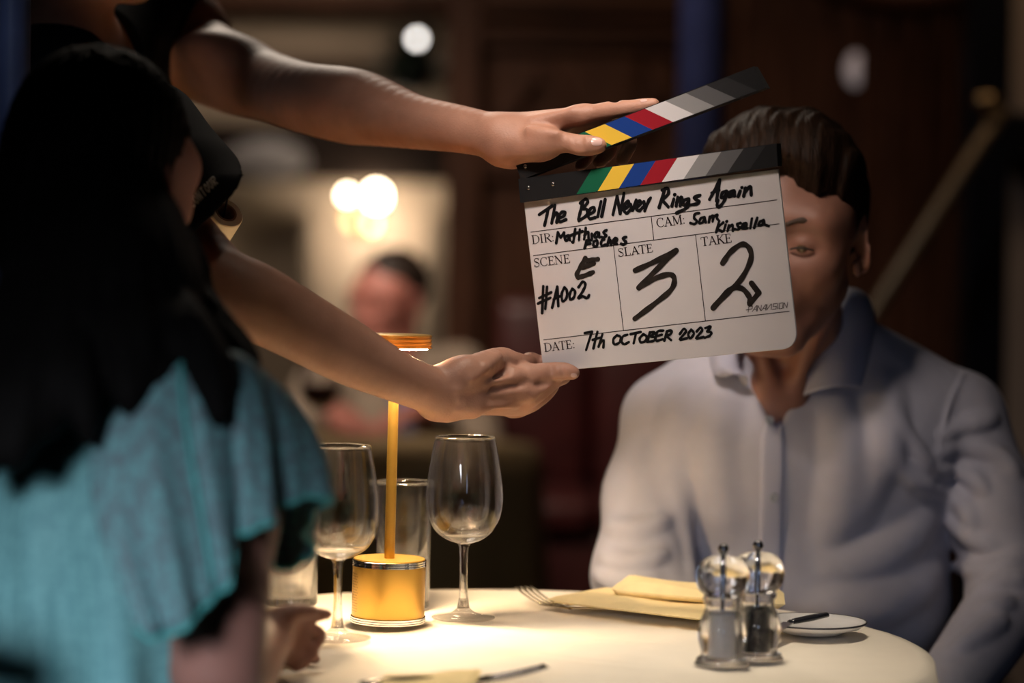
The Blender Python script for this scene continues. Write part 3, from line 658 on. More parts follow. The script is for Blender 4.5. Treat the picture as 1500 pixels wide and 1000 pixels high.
# printed form: rules and lettering
b = MB()
Z1 = (3, 700, 60)
def rule(z, a, c_, wpx=1.1): ribbon(b, [uv(z[1]+a[0]/z[0], z[2]+a[1]/z[0]), uv(z[1]+c_[0]/z[0], z[2]+c_[1]/z[0])], wpx*0.00074, n0=0.0002, cap=False)
rule(Z1, (232, 840), (1315, 698)); rule(Z1, (243, 943), (1325, 803)); rule(Z1, (762, 772), (773, 873))
rule(Z2, (596, 118), (640, 491)); rule(Z2, (957, 73), (1000, 449)); rule(Z2, (288, 533), (1370, 407))
t_, T_ = 0.085, 0.18
GL = {
 'D': (0.86, [([(0.18, 0), (0.18, 1)], T_), ([(0.02, 1), (0.4, 1), (0.68, 0.84), (0.78, 0.5), (0.68, 0.16), (0.4, 0), (0.02, 0)], [t_, t_, 0.1, T_, 0.1, t_, t_])]),
 'I': (0.44, [([(0.2, 0), (0.2, 1)], T_), ([(0.04, 1), (0.36, 1)], t_), ([(0.04, 0), (0.36, 0)], t_)]),
 'R': (0.80, [([(0.18, 0), (0.18, 1)], T_), ([(0.02, 1), (0.4, 1), (0.6, 0.88), (0.62, 0.72), (0.5, 0.55), (0.2, 0.5)], [t_, t_, 0.11, T_, 0.09, t_]), ([(0.36, 0.5), (0.74, 0.0)], T_), ([(0.68, 0), (0.84, 0)], t_), ([(0.04, 0), (0.34, 0)], t_)]),
 'C': (0.80, [([(0.70, 0.78), (0.62, 0.95), (0.42, 1.0), (0.2, 0.88), (0.08, 0.5), (0.2, 0.12), (0.44, 0.0), (0.64, 0.06), (0.72, 0.2)], [t_, t_, t_, 0.1, T_, 0.1, t_, t_, t_]), ([(0.70, 0.72), (0.70, 0.99)], t_)]),
 'A': (0.82, [([(0.12, 0), (0.42, 1)], t_), ([(0.40, 1), (0.72, 0)], T_), ([(0.22, 0.34), (0.6, 0.34)], t_), ([(0.0, 0), (0.26, 0)], t_), ([(0.58, 0), (0.86, 0)], t_)]),
 'M': (1.02, [([(0.16, 0), (0.18, 1)], t_), ([(0.18, 1), (0.52, 0.04)], T_), ([(0.52, 0.04), (0.84, 1)], t_), ([(0.86, 1), (0.88, 0)], T_), ([(0.04, 0), (0.30, 0)], t_), ([(0.74, 0), (1.02, 0)], t_), ([(0.04, 1), (0.2, 1)], t_), ([(0.84, 1), (1.0, 1)], t_)]),
 'S': (0.62, [([(0.50, 0.78), (0.44, 0.95), (0.28, 1.0), (0.12, 0.9), (0.10, 0.72), (0.28, 0.54), (0.48, 0.38), (0.5, 0.16), (0.34, 0.0), (0.16, 0.03), (0.07, 0.22)], [t_, t_, t_, 0.09, 0.11, T_, 0.12, 0.1, t_, t_, t_]), ([(0.07, 0.0), (0.07, 0.26)], t_), ([(0.5, 0.74), (0.5, 1.0)], t_)]),
 'E': (0.70, [([(0.18, 0), (0.18, 1)], T_), ([(0.02, 1), (0.58, 1)], t_), ([(0.02, 0), (0.62, 0)], t_), ([(0.18, 0.52), (0.48, 0.52)], t_), ([(0.58, 1), (0.58, 0.78)], t_), ([(0.62, 0), (0.64, 0.24)], t_), ([(0.48, 0.40), (0.48, 0.64)], t_)]),
 'N': (0.88, [([(0.14, 0), (0.14, 1)], t_), ([(0.12, 1), (0.70, 0)], T_), ([(0.70, 0), (0.70, 1)], t_), ([(0.02, 0), (0.26, 0)], t_), ([(0.58, 1), (0.82, 1)], t_), ([(0.0, 1), (0.14, 1)], t_)]),
 'L': (0.68, [([(0.18, 0), (0.18, 1)], T_), ([(0.02, 1), (0.34, 1)], t_), ([(0.02, 0), (0.6, 0)], t_), ([(0.6, 0), (0.62, 0.28)], t_)]),
 'T': (0.72, [([(0.36, 0), (0.36, 1)], T_), ([(0.04, 1), (0.68, 1)], t_), ([(0.22, 0), (0.5, 0)], t_), ([(0.04, 1), (0.03, 0.76)], t_), ([(0.68, 1), (0.69, 0.76)], t_)]),
 'K': (0.82, [([(0.18, 0), (0.18, 1)], T_), ([(0.66, 1), (0.2, 0.44)], t_), ([(0.32, 0.58), (0.72, 0)], T_), ([(0.04, 0), (0.32, 0)], t_), ([(0.04, 1), (0.32, 1)], t_), ([(0.6, 0), (0.84, 0)], t_), ([(0.54, 1), (0.78, 1)], t_)]),
 ':': (0.34, [([(0.16, 0.05), (0.16, 0.06)], 0.16), ([(0.16, 0.55), (0.16, 0.56)], 0.16)]),
}
def printed(b, s, z, bl, br_, hpx):
    A = uv(z[1]+bl[0]/z[0], z[2]+bl[1]/z[0]); B = uv(z[1]+br_[0]/z[0], z[2]+br_[1]/z[0])
    ex = (B-A)/np.linalg.norm(B-A); ey = V(-ex[1], ex[0]); tot = sum(GL[ch][0] for ch in s); sx = np.linalg.norm(B-A)/tot; h = hpx*0.00074
    x = 0
    for ch in s:
        wd, st = GL[ch]
        for pts, ww in st:
            q = [A+ex*(x+p[0])*sx+ey*p[1]*h for p in pts]
            if not np.isscalar(ww): q = spl(q, 4); ww = spl([[v_] for v_ in ww], 4)[:, 0]
            ribbon(b, q, np.array(ww)*h*0.92, n0=0.0002, cap=(ch == ':'))
        x += wd
printed(b, 'DIR:', Z6, (140, 838), (378, 806), 12)
printed(b, 'CAM:', Z7, (152, 634), (442, 594), 12.5)
printed(b, 'SCENE', Z8, (114, 255), (380, 222), 12)
printed(b, 'SLATE', Z1, (618, 948), (772, 926), 11.5)
printed(b, 'TAKE', Z1, (983, 901), (1118, 884), 12)
printed(b, 'DATE:', Z2, (293, 585), (430, 568), 12)
b.build('printed_form', PRT, clap, smooth=False)
# maker's name in wide slanted capitals
LG = {'P': (0.9, [[(0.1, 0), (0.1, 1), (0.8, 1), (0.8, 0.5), (-0.35, 0.42)]]), 'A': (0.9, [[(0, 0), (0.65, 1), (0.8, 1), (0.8, 0)], [(0.3, 0.35), (0.8, 0.35)]]),
 'N': (0.9, [[(0.08, 0), (0.08, 1), (0.75, 0), (0.75, 1)]]), 'V': (0.85, [[(0.05, 1), (0.12, 0), (0.8, 1)]]), 'I': (0.35, [[(0.12, 0), (0.12, 1)]]),
 'S': (0.85, [[(0.75, 1), (0.1, 1), (0.1, 0.52), (0.72, 0.5), (0.72, 0), (0.05, 0)]]), 'O': (0.9, [[(0.1, 0), (0.1, 1), (0.78, 1), (0.78, 0), (0.1, 0)]])}
b = MB(); A = uv(700+1186/3, 320+411/3); B = uv(700+1362/3, 320+392/3); ex = unit(B-A); ey = V(-ex[1], ex[0]); s_ = 'PANAVISION'; sx = np.linalg.norm(B-A)/sum(LG[ch][0] for ch in s_); x = 0
for ch in s_:
    for st in LG[ch][1]:
        q = np.array([A+ex*((x+p[0])*sx+0.0014*p[1])+ey*p[1]*0.0056 for p in st])
        for i in range(len(q)-1): ribbon(b, q[i:i+2], 0.00075, n0=0.0002)
    x += LG[ch][0]
b.build('maker_logo', mat('logo_grey', (0.06, 0.045, 0.045), 0.5), clap, smooth=False)
# ------------------------------------------------------------------ organic surfaces: smooth unions of tapered limbs, meshed by surface nets
class Sdf:
    def __init__(s): s.pr = []; s.disp = None; s.damp = 0.0
    def cone(s, a, b, ra, rb, k=0.01, op=1, flat=None):
        a = np.asarray(a, float); b = np.asarray(b, float)
        s.pr.append(('c', a, b, float(ra), float(rb), k, op, None if flat is None else (unit(flat[0]), flat[1]))); return s
    def chain(s, pts, rad, k=0.012, k0=None, flat=None, n=5, kin=0.0012):
        """a limb: smooth curve through the joints; only its root blends with what is there already"""
        q = spl(np.hstack([np.asarray(pts, float), np.asarray(rad, float)[:, None]]), n)
        for i in range(len(q)-1): s.cone(q[i, :3], q[i+1, :3], q[i, 3], q[i+1, 3], (k if k0 is None else k0) if i < n-1 else kin, 1, flat)
        return s
    def ell(s, c, r, rot=None, k=0.01, op=1):
        s.pr.append(('e', np.asarray(c, float), np.asarray(r, float), np.eye(3) if rot is None else np.asarray(rot), 0, k, op, None)); return s
    def capped(s, a, b, ra, rb, k, c, n):
        """a tapered limb cut off square at c"""
        s.pr.append(('k', np.asarray(a, float), np.asarray(b, float), float(ra), float(rb), k, 1, None, np.asarray(c, float), unit(n))); return s
    def plane(s, c, n, k=0.002):
        """cuts away everything on the side n points to"""
        s.pr.append(('p', np.asarray(c, float), unit(n), None, 0, k, -1, None)); return s
    def pd(s, q, p):
        if q[0] == 'c':
            _, a, b, ra, rb, k, op, fl = q; pa = p-a; ba = b-a; l2 = max(ba @ ba, 1e-12)
            t = np.clip((pa @ ba)/l2, 0, 1); v = pa-t[:, None]*ba
            if fl is not None: v = v+(v @ fl[0])[:, None]*fl[0]*(fl[1]-1)
            return (np.sqrt(np.einsum('ij,ij->i', v, v))-(ra+t*(rb-ra)))/(1 if fl is None else max(1, fl[1])**0.5)
        if q[0] == 'e':
            _, c, r, R, _, k, op, _ = q; l = (p-c) @ R; k0 = np.sqrt(((l/r)**2).sum(1)); k1 = np.sqrt(((l/(r*r))**2).sum(1))+1e-9
            return np.where(k0 < 0.3, (k0-1)*r.min(), k0*(k0-1)/k1)
        if q[0] == 'k':
            return np.maximum(s.pd(('c',)+q[1:8], p), (p-q[8]) @ q[9])
        return -((p-q[1]) @ q[2])
    def ev(s, p, idx=None, disp=True):
        d = np.full(len(p), 1.0)
        for i in (range(len(s.pr)) if idx is None else idx):
            q = s.pr[i]; di = s.pd(q, p); k = q[5]
            if q[6] > 0: h = np.maximum(k-np.abs(d-di), 0)/k; d = np.minimum(d, di)-h*h*k*0.25
            else: di = -di; h = np.maximum(k-np.abs(d-di), 0)/k; d = np.maximum(d, di)+h*h*k*0.25
        if disp and s.disp is not None: d = d+s.disp(p)
        return d
    def bounds(s):
        lo = np.full(3, 9e9); hi = -lo
        for q in s.pr:
            if q[6] < 0: continue
            if q[0] in 'ck':
                for c, r in ((q[1], q[3]), (q[2], q[4])): lo = np.minimum(lo, c-r); hi = np.maximum(hi, c+r)
            else: r = q[2].max(); lo = np.minimum(lo, q[1]-r); hi = np.maximum(hi, q[1]+r)
        return lo, hi
    def normal(s, p, e=0.0008):
        p = np.atleast_2d(p); g = np.stack([s.ev(p+e*np.eye(3)[i])-s.ev(p-e*np.eye(3)[i]) for i in range(3)], 1)
        return g/(np.linalg.norm(g, axis=1)[:, None]+1e-12)
    def cast(s, px, py, D0, D1=None):
        """first surface point along the photograph's ray through px, py, starting D0 metres away"""
        px = np.atleast_1d(np.asarray(px, float)); py = np.atleast_1d(np.asarray(py, float))
        d = np.stack([(px-750)/FPX, -(py-500)/FPX, -np.ones_like(px)], 1) @ RM.T; t = np.full(len(px), float(D0))
        for _ in range(90): t = t+np.clip(s.ev(CO+d*t[:, None])*0.75, -0.02, 0.03)
        return CO+d*t[:, None], t
    def mesh(s, vox=0.003, n=16):
        lo, hi = s.bounds(); lo = lo-0.02; hi = hi+0.02
        nb = np.ceil((hi-lo)/(vox*n)).astype(int); R = vox*n*math.sqrt(3)/2
        G = np.stack(np.meshgrid(*[np.arange(k) for k in nb], indexing='ij'), -1).reshape(-1, 3); cen = lo+(G+0.5)*vox*n
        D = np.stack([s.pd(q, cen) for q in s.pr], 0)
        full = s.ev(cen, disp=False); keep = np.where(np.abs(full) < R*1.25+s.damp+0.01)[0]
        ks = np.array([q[5] for q in s.pr]); flx = np.array([1.0 if q[7] is None else 1.6 for q in s.pr]); isE = np.array([1.5 if q[0] == 'e' else 1.0 for q in s.pr])
        NN = nb*n+2; gid = lambda c: (c[..., 0]*NN[1]+c[..., 1])*NN[2]+c[..., 2]
        ax = np.arange(n+1); loc = np.stack(np.meshgrid(ax, ax, ax, indexing='ij'), -1).reshape(-1, 3)
        Vs = []; Vid = []; Q = []
        corner = np.array([(i, j, k) for i in (0, 1) for j in (0, 1) for k in (0, 1)])
        edges = [(a, b) for a in range(8) for b in range(a+1, 8) if np.abs(corner[a]-corner[b]).sum() == 1]
        for bI in keep:
            base = G[bI]*n; pts = lo+(base+loc)*vox
            idx = np.where(D[:, bI] < (R+ks+s.damp+0.008)*np.maximum(flx, isE))[0]
            f = s.ev(pts, idx).reshape(n+1, n+1, n+1); sg = f < 0
            if sg.all() or not sg.any(): continue
            c8 = [f[a:n+a, b:n+b, c:n+c] for a, b, c in corner]; cnt = sum((x < 0).astype(int) for x in c8)
            act = np.argwhere((cnt > 0) & (cnt < 8))
            fv = np.stack([x[act[:, 0], act[:, 1], act[:, 2]] for x in c8], 1); acc = np.zeros((len(act), 3)); m = np.zeros(len(act))
            for a, b in edges:
                cr = (fv[:, a] < 0) != (fv[:, b] < 0); t = np.where(cr, fv[:, a]/(fv[:, a]-fv[:, b]+1e-20), 0)
                acc += np.where(cr[:, None], corner[a]+t[:, None]*(corner[b]-corner[a]), 0); m += cr
            Vs.append(lo+(base+act+acc/m[:, None])*vox); Vid.append(gid(base+act))
            for A in range(3):
                B, C = (A+1) % 3, (A+2) % 3
                s0 = sg.take(range(0, n), A).take(range(0, n), B).take(range(0, n), C); s1 = sg.take(range(1, n+1), A).take(range(0, n), B).take(range(0, n), C)
                e = np.argwhere(s0 != s1)
                if not len(e): continue
                inside = s0[e[:, 0], e[:, 1], e[:, 2]]; e = e+base
                o = [e.copy() for _ in range(4)]; o[1][:, B] -= 1; o[2][:, B] -= 1; o[2][:, C] -= 1; o[3][:, C] -= 1
                q = np.stack([gid(x) for x in o], 1); q[~inside] = q[~inside][:, ::-1]; Q.append(q)
        Vs = np.vstack(Vs); Vid = np.concatenate(Vid); Q = np.vstack(Q)
        u, first = np.unique(Vid, return_index=True); Vs = Vs[first]; pos = np.searchsorted(u, Q); pos = np.clip(pos, 0, len(u)-1)
        ok = (u[pos] == Q).all(1); pos = pos[ok]
        # one gentle relaxation
        acc = np.zeros_like(Vs); m = np.zeros(len(Vs))
        for a in range(4):
            b = (a+1) % 4; np.add.at(acc, pos[:, a], Vs[pos[:, b]]); np.add.at(m, pos[:, a], 1); np.add.at(acc, pos[:, b], Vs[pos[:, a]]); np.add.at(m, pos[:, b], 1)
        m = np.maximum(m, 1); Vs = Vs*0.5+0.5*acc/m[:, None]
        return Vs, pos
    def build(s, name, m, parent, vox=0.003, n=16, label=None, whole=False):
        v, f = s.mesh(vox, n)
        if whole:                                           # keep the one connected body
            nb_ = [[] for _ in range(len(v))]
            for q in f.tolist():
                for a in range(4): nb_[q[a]].append(q[(a+1) % 4]); nb_[q[(a+1) % 4]].append(q[a])
            lab = np.full(len(v), -1); best = (0, 0); L = 0
            for i in range(len(v)):
                if lab[i] >= 0: continue
                stack = [i]; lab[i] = L; c = 0
                while stack:
                    j = stack.pop(); c += 1
                    for k in nb_[j]:
                        if lab[k] < 0: lab[k] = L; stack.append(k)
                best = max(best, (c, L)); L += 1
            ok = lab == best[1]; f = f[ok[f[:, 0]]]; new = np.cumsum(ok)-1; v = v[ok]; f = new[f]
        return mesh(name, v, f, m, parent, True, label)
def sines(p, seed, f, n=5, amp=1.0, stretch=(1, 1, 1)):
    r = np.random.default_rng(seed); o = np.zeros(len(p)); q = p*np.array(stretch)
    w = q+0.25/f*np.sin(q[:, [1, 2, 0]]*f*1.3+r.uniform(0, 6, 3))
    for i in range(n):
        d = r.normal(size=3); d /= np.linalg.norm(d); o += np.sin(w @ d*f*(0.7+0.5*i)+r.uniform(0, 6))/(1+0.4*i)
    return o*amp/n
def patch(sdf, px, py, w_, h_, ang, D0, m, name, parent, lift=0.0003, n=(7, 6), dome=0.0, label=None, power=2.6):
    """small superellipse lying on a surface (nails, marks)"""
    vs = []; fs = []; ca, sa = math.cos(ang), math.sin(ang); L = [(0, 0)]
    for i in range(1, n[0]):
        for k in range(n[1]*4):
            a = 2*PI*k/(n[1]*4); r_ = i/(n[0]-1); c_, s_ = math.cos(a), math.sin(a)
            e = r_/((abs(c_)**power+abs(s_)**power)**(1/power)); L.append((c_*e, s_*e))
    L = np.array(L); X = px+L[:, 0]*w_*ca-L[:, 1]*h_*sa; Y = py+L[:, 0]*w_*sa+L[:, 1]*h_*ca
    p, t = sdf.cast(X, Y, D0); nn = sdf.normal(p); rr = np.minimum(1, (L**2).sum(1)); p = p+nn*(lift+dome*(1-rr))[:, None]
    K = n[1]*4; fs = [(0, 1+k, 1+(k+1) % K) for k in range(K)]
    for i in range(1, n[0]-1):
        o = 1+(i-1)*K; fs += [(o+k, o+K+k, o+K+(k+1) % K, o+(k+1) % K) for k in range(K)]
    return mesh(name, p, fs, m, parent, True, label)
SKIN = mat('skin', (0.37, 0.185, 0.125), 0.5, var=0.12, vscale=28, bump=0.5, bscale=380, bdist=0.0007, sss=0.08, spec=0.35, col2=(0.41, 0.215, 0.15))
SKIN2 = mat('tanned_skin', (0.29, 0.135, 0.09), 0.5, var=0.10, vscale=28, bump=0.25, bscale=420, bdist=0.0006, sss=0.1)
SKINR = mat('ruddy_skin', (0.46, 0.18, 0.14), 0.5, var=0.1, vscale=20, sss=0.1)
NAIL = mat('nail', (0.55, 0.36, 0.32), 0.25)
def DB(px, py):
    d = RM @ V((px-750)/FPX, -(py-500)/FPX, -1.0); return np.dot(BO-CO, EN)/np.dot(d, EN)
def RP(r, D): return r*D/FPX
def pchain(s, L, k=0.012, k0=None, flat=None):
    """L: (px, py, depth, radius in photo pixels)"""
    s.chain([P(a, b, D) for a, b, D, r in L], [RP(r, D) for a, b, D, r in L], k, k0, flat)

def head_sdf(s, c, R, q=1.0, k=0.02, neck=None, ears=True, eo=0.0030):
    """c: point between the ears; R columns: person's left, forward, up; q: size"""
    W = lambda x, y, z: np.asarray(c)+R @ (V(x, y, z)*q)
    E = lambda p, r, k_, op=1, rot=None: s.ell(W(*p), np.array(r)*q, R if rot is None else R @ rot, k_*q, op)
    Cn = lambda a, b, ra, rb, k_, op=1: s.cone(W(*a), W(*b), ra*q, rb*q, k_*q, op)
    E((0, -0.012, 0.035), (0.076, 0.097, 0.088), k)
    E((0, 0.026, -0.022), (0.0625, 0.068, 0.088), 0.03)
    for x in (-1, 1):
        Cn((0.044*x, 0.0, -0.056), (0.018*x, 0.068, -0.098), 0.017, 0.018, 0.03)
        E((0.043*x, 0.058, -0.024), (0.022, 0.022, 0.022), 0.035)
    for x in (-1, 1): E((0.052*x, 0.034, 0.022), (0.022, 0.036, 0.032), 0.03)
    Cn((-0.014, 0.080, -0.102), (0.014, 0.080, -0.102), 0.016, 0.016, 0.02)
    Cn((-0.045, 0.074, 0.024), (0.045, 0.074, 0.024), 0.014, 0.014, 0.025)
    E((0, 0.083, -0.062), (0.026, 0.016, 0.024), 0.02)
    Cn((0, 0.090, 0.016), (0, 0.113, -0.030), 0.0075, 0.0105, 0.012)
    for x in (-1, 1):
        E((0.0135*x, 0.101, -0.036), (0.008, 0.011, 0.008), 0.008)
        E((0.033*x, 0.100, 0.001), (0.019, 0.014, 0.011), 0.02, -1)
        E((0.033*x, 0.0775, 0.001), (0.0150, 0.0125, 0.0125), 0.006)           # closed-in lids around the eye
        E((0.033*x, 0.0915, -0.0035), (0.0125, 0.0045, eo), 0.003, -1)      # eye opening
        E((0.0055*x, 0.110, -0.041), (0.0035, 0.005, 0.003), 0.003, -1)
    Cn((-0.020, 0.0915, -0.060), (0.0, 0.0985, -0.0575), 0.004, 0.0055, 0.006); Cn((0.020, 0.0915, -0.060), (0.0, 0.0985, -0.0575), 0.004, 0.0055, 0.006)
    Cn((-0.017, 0.0905, -0.070), (0.0, 0.0965, -0.0715), 0.0045, 0.0065, 0.006); Cn((0.017, 0.0905, -0.070), (0.0, 0.0965, -0.0715), 0.0045, 0.0065, 0.006)
    Cn((-0.022, 0.0955, -0.0648), (0.022, 0.0955, -0.0648), 0.0012, 0.0012, 0.004, -1)
    if ears:
        for x in (-1, 1):
            er = np.array(Matrix.Rotation(math.radians(-30*x), 3, 'Z') @ Matrix.Rotation(math.radians(10), 3, 'X'))
            E((0.083*x, -0.012, -0.004), (0.007, 0.0195, 0.034), 0.008, 1, er)
            E((0.0905*x, -0.007, 0.002), (0.0055, 0.0115, 0.021), 0.004, -1, er)
            Cn((0.0835*x, -0.004, -0.006), (0.085*x, -0.014, 0.012), 0.0025, 0.0025, 0.004)
            E((0.079*x, 0.0015, -0.030), (0.006, 0.009, 0.010), 0.006)
    return W
def eyes(W, R, q, parent, iris=(0.10, 0.06, 0.03)):
    wm = mat('eye_white', (0.72, 0.68, 0.65), 0.2); im = mat('iris', iris, 0.15)
    for x in (-1, 1):
        e = MB().sphere(W(0.033*x, 0.0775, -0.0005), 0.0116*q, 14).build('eye', wm, parent)
        f_ = unit(R @ V(0, 1, -0.3)); c_ = W(0.033*x, 0.0775, -0.0005)+f_*0.0100*q
        MB().tube(spl([W(*[(0.033+a)*x, b_, c]) for a, b_, c in ((-0.0125, 0.0905, -0.0045), (-0.005, 0.0945, -0.0022), (0.004, 0.0935, -0.0022), (0.0135, 0.0855, -0.0050))], 5), [0.0004*q]+[0.0011*q]*14+[0.0005*q], 8).build('eyelash', mat('lash', (0.012, 0.008, 0.006), 0.7), parent)
        MB().lathe([(0, 0.0022*q), (0.0035*q, 0.0019*q), (0.0056*q, 0.0006*q), (0.0058*q, 0)], c_, 18, axis=f_).build('iris', im, e)
def frame(fwd, up=(0, 0, 1)):
    f = unit(fwd); l = unit(np.cross(up, f)); u = np.cross(f, l); return np.stack([l, f, u], 1)
# ------------------------------------------------------------------ the person holding the clapperboard
BLK = mat('black_jersey', (0.008, 0.008, 0.009), 0.9, spec=0.06, var=0.2, vscale=40, bump=0.4, bscale=500, bdist=0.0006)
DENIM = mat('dark_trousers', (0.014, 0.015, 0.02), 0.85, var=0.2, vscale=40)
DL = lambda px, py, o: DB(px, py)+o
body = Sdf()
# left arm, reaching over (upper arm in the photo)
pchain(body, [(238, 42, 2.93, 66), (280, 78, 2.90, 62), (341, 109, 2.85, 57), (394, 127, 2.79, 51), (446, 143, 2.69, 51), (506, 154, 2.64, 55.5), (543, 161, 2.615, 52), (606, 178, 2.56, 40), (674, 189, 2.515, 34.5), (732, 201, 2.48, 32)], 0.03, flat=((0, 1, 0), 1.08))
body.ell(P(330, 88, 2.82), (0.055, 0.03, 0.03), frame((0, -1, 0), (0.4, 0, 0.9)), 0.03)
# left hand: thumb in front of the upper stick, index along its top, the others behind it
wl = P(738, 202, 2.478)
mcp = {'i': (842, 170, 0.006, 13), 'm': (846, 168, 0.027, 12.5), 'r': (840, 176, 0.045, 12), 'p': (826, 184, 0.060, 11)}
Lp = lambda px, py, o: P(px, py, DL(px, py, o))
for k_, (a, b_, o, r_) in mcp.items():
    body.cone(wl+V(0, {'i': 0, 'm': 0.008, 'r': 0.016, 'p': 0.024}[k_], 0), Lp(a, b_, o), 0.0215, RP(r_, 2.52), 0.014)
body.cone(P(752, 214, DL(752, 214, -0.004)), Lp(790, 213, -0.010), 0.0185, 0.0172, 0.014)
body.cone(P(735, 223, 2.478), P(752, 231, 2.478), 0.012, 0.009, 0.016)
pchain(body, [(790, 210, DL(790, 210, -0.010), 22), (812, 208, DL(812, 208, -0.014), 18), (832, 209, DL(832, 209, -0.0165), 14.2), (850, 212.5, DL(850, 212, -0.0185), 15), (866, 213, DL(866, 213, -0.0175), 14.2), (878, 213, DL(878, 213, -0.016), 11)], 0.007)
pchain(body, [(842, 170, DL(842, 170, 0.006), 13.5), (872, 165, DL(872, 165, 0.005), 12.4), (900, 160.5, DL(900, 160, 0.004), 12.9), (925, 157.5, DL(925, 157, 0.003), 11), (943, 155, DL(943, 155, 0.003), 10.4), (958, 152.5, DL(958, 152, 0.003), 8.6)], 0.006)
pchain(body, [(846, 170, DL(846, 170, 0.027), 13), (898, 175, DL(898, 175, 0.025), 12), (922, 205, DL(922, 205, 0.0235), 11), (912, 234, DL(912, 234, 0.022), 9.5)], 0.006)
pchain(body, [(840, 178, DL(840, 178, 0.045), 12.5), (880, 192, DL(880, 192, 0.038), 11.5), (893, 218, DL(893, 218, 0.028), 10.5), (878, 238, DL(878, 238, 0.022), 9.5)], 0.006)
pchain(body, [(826, 186, DL(826, 186, 0.060), 11.5), (852, 206, DL(852, 206, 0.048), 10), (860, 228, DL(860, 228, 0.032), 9.2), (850, 243, DL(850, 243, 0.023), 8.2)], 0.006)
for a in (896, 900, 904): body.cone(P(a, 148, DL(a, 148, -0.010)), P(a+1, 149, DL(a, 149, 0.010)), 0.0010, 0.0010, 0.003, -1)
body.cone(Lp(775, 190, -0.022), Lp(815, 196, -0.026), 0.003, 0.003, 0.010)      # thumb tendon
body.cone(Lp(780, 178, -0.006), Lp(838, 164, -0.004), 0.004, 0.004, 0.008)      # index tendon
# right arm (lower in the photo)
SHR = P(110, 205, 2.48); ELB = P(322, 418, 2.41)
pchain(body, [(110, 205, 2.48, 74), (215, 310, 2.38, 66), (300, 396, 2.31, 56), (330, 420, 2.295, 55), (375, 442, 2.30, 56), (445, 480, 2.315, 51), (512, 517, 2.335, 46.5), (580, 551, 2.357, 37), (632, 572, 2.385, 33.5)], 0.03)
# right hand: back of the hand to the lens, index in front of the slate's corner, thumb behind it
Rp = lambda px, py, o: P(px, py, DL(px, py, o)-0.042)
wr = P(640, 575, 2.392)
for a, b_, o, r_, dy, r0 in ((756, 556, 0.012, 17, 0.000, 24), (772, 578, 0.016, 16, 0.006, 24), (762, 592, 0.026, 15, 0.014, 23), (748, 597, 0.038, 13, 0.022, 21)):
    body.cone(wr+V(0, dy, 0), Rp(a, b_, o), RP(r0, 2.40), RP(r_, 2.42), 0.017)
body.cone(wr+V(0, 0.004, 0), Rp(764, 569, 0.010), RP(22, 2.4), RP(15, 2.42), 0.014); body.cone(wr+V(0, 0.012, 0), Rp(766, 586, 0.018), RP(22, 2.4), RP(14.5, 2.42), 0.014); body.cone(wr, Rp(748, 548, 0.012), RP(22, 2.4), RP(15, 2.42), 0.014)
body.cone(P(650, 582, 2.395), P(690, 590, 2.40), 0.020, 0.0165, 0.016)
body.cone(P(636, 596, 2.395), P(655, 601, 2.40), 0.010, 0.009, 0.012)
# thumb: metacarpal to the raised knuckle, then over and behind the slate
pchain(body, [(655, 562, 2.395, 24), (695, 541, 2.40, 22), (732, 525, DL(732, 525, -0.05), 16.5), (750, 528, DL(750, 528, -0.035), 14), (770, 532, DL(770, 532, -0.005), 12.5), (775, 529, DL(775, 529, 0.012), 11.5)], 0.012)
pchain(body, [(775, 528, DL(775, 528, 0.012), 11), (789, 531, DL(789, 531, 0.019), 10.2), (806, 528, DL(806, 528, 0.018), 9)], 0.004)

# index, straight across the front of the slate
def I_(px, py, o, r_): return (px, py, DL(px, py, o), r_)
pchain(body, [I_(756, 557, -0.034, 18), I_(782, 549, -0.028, 15.5), I_(803, 545.5, -0.0165, 14.5), I_(826, 544, -0.014, 13.2), I_(840, 546, -0.012, 9.5)], 0.008, 0.008)
pchain(body, [I_(773, 579, -0.030, 16.5), I_(795, 568, -0.022, 14), I_(812, 556, -0.008, 12.5), I_(826, 552, 0.008, 10.5)], 0.004)
pchain(body, [I_(764, 592, -0.018, 15), I_(789, 583, -0.006, 12.5), I_(806, 567, 0.010, 11.5), I_(812, 553, 0.024, 10)], 0.004)
pchain(body, [I_(749, 598, -0.004, 13), I_(770, 596, 0.012, 11), I_(789, 585, 0.026, 10), I_(796, 568, 0.034, 9)], 0.004)
# knuckles and tendons on the back of the hand
def groove(pts, r, k, op=-1, back=0.0):
    pts = spl(np.array(pts, float), 3); q, _ = body.cast(pts[:, 0], pts[:, 1], 2.2); q = q+np.array([0, back, 0])
    for i in range(len(q)-1): body.cone(q[i], q[i+1], r, r, k, op)
groove([(845, 200), (846.5, 209), (846, 219)], 0.0010, 0.003); groove([(851, 199), (853, 208), (852.5, 218)], 0.0010, 0.003); groove([(839, 200), (840, 208), (839.5, 216)], 0.0008, 0.003)
groove([(786, 563), (806, 561), (834, 556)], 0.0009, 0.004); groove([(783, 588), (800, 578), (815, 566)], 0.0014, 0.005); groove([(806, 534), (808, 540), (808, 546)], 0.0006, 0.003); groove([(822, 535), (824, 541), (824, 548)], 0.0006, 0.003)
groove([(744, 543), (752, 550), (762, 551)], 0.003, 0.010, 1, 0.001); groove([(768, 574), (776, 578)], 0.004, 0.010, 1, 0.001)
for a, b_, c_, d_ in ((668, 572, 752, 553), (672, 584, 766, 573), (680, 592, 764, 584), (672, 599, 756, 593), (690, 556, 731, 520)):
    q, _ = body.cast([a, (a+c_)/2, c_], [b_, (b_+d_)/2, d_], 2.2); q = q+np.array([0, 0.0006, 0])
    body.cone(q[0], q[1], 0.0020, 0.0026, 0.007); body.cone(q[1], q[2], 0.0026, 0.0028, 0.007)
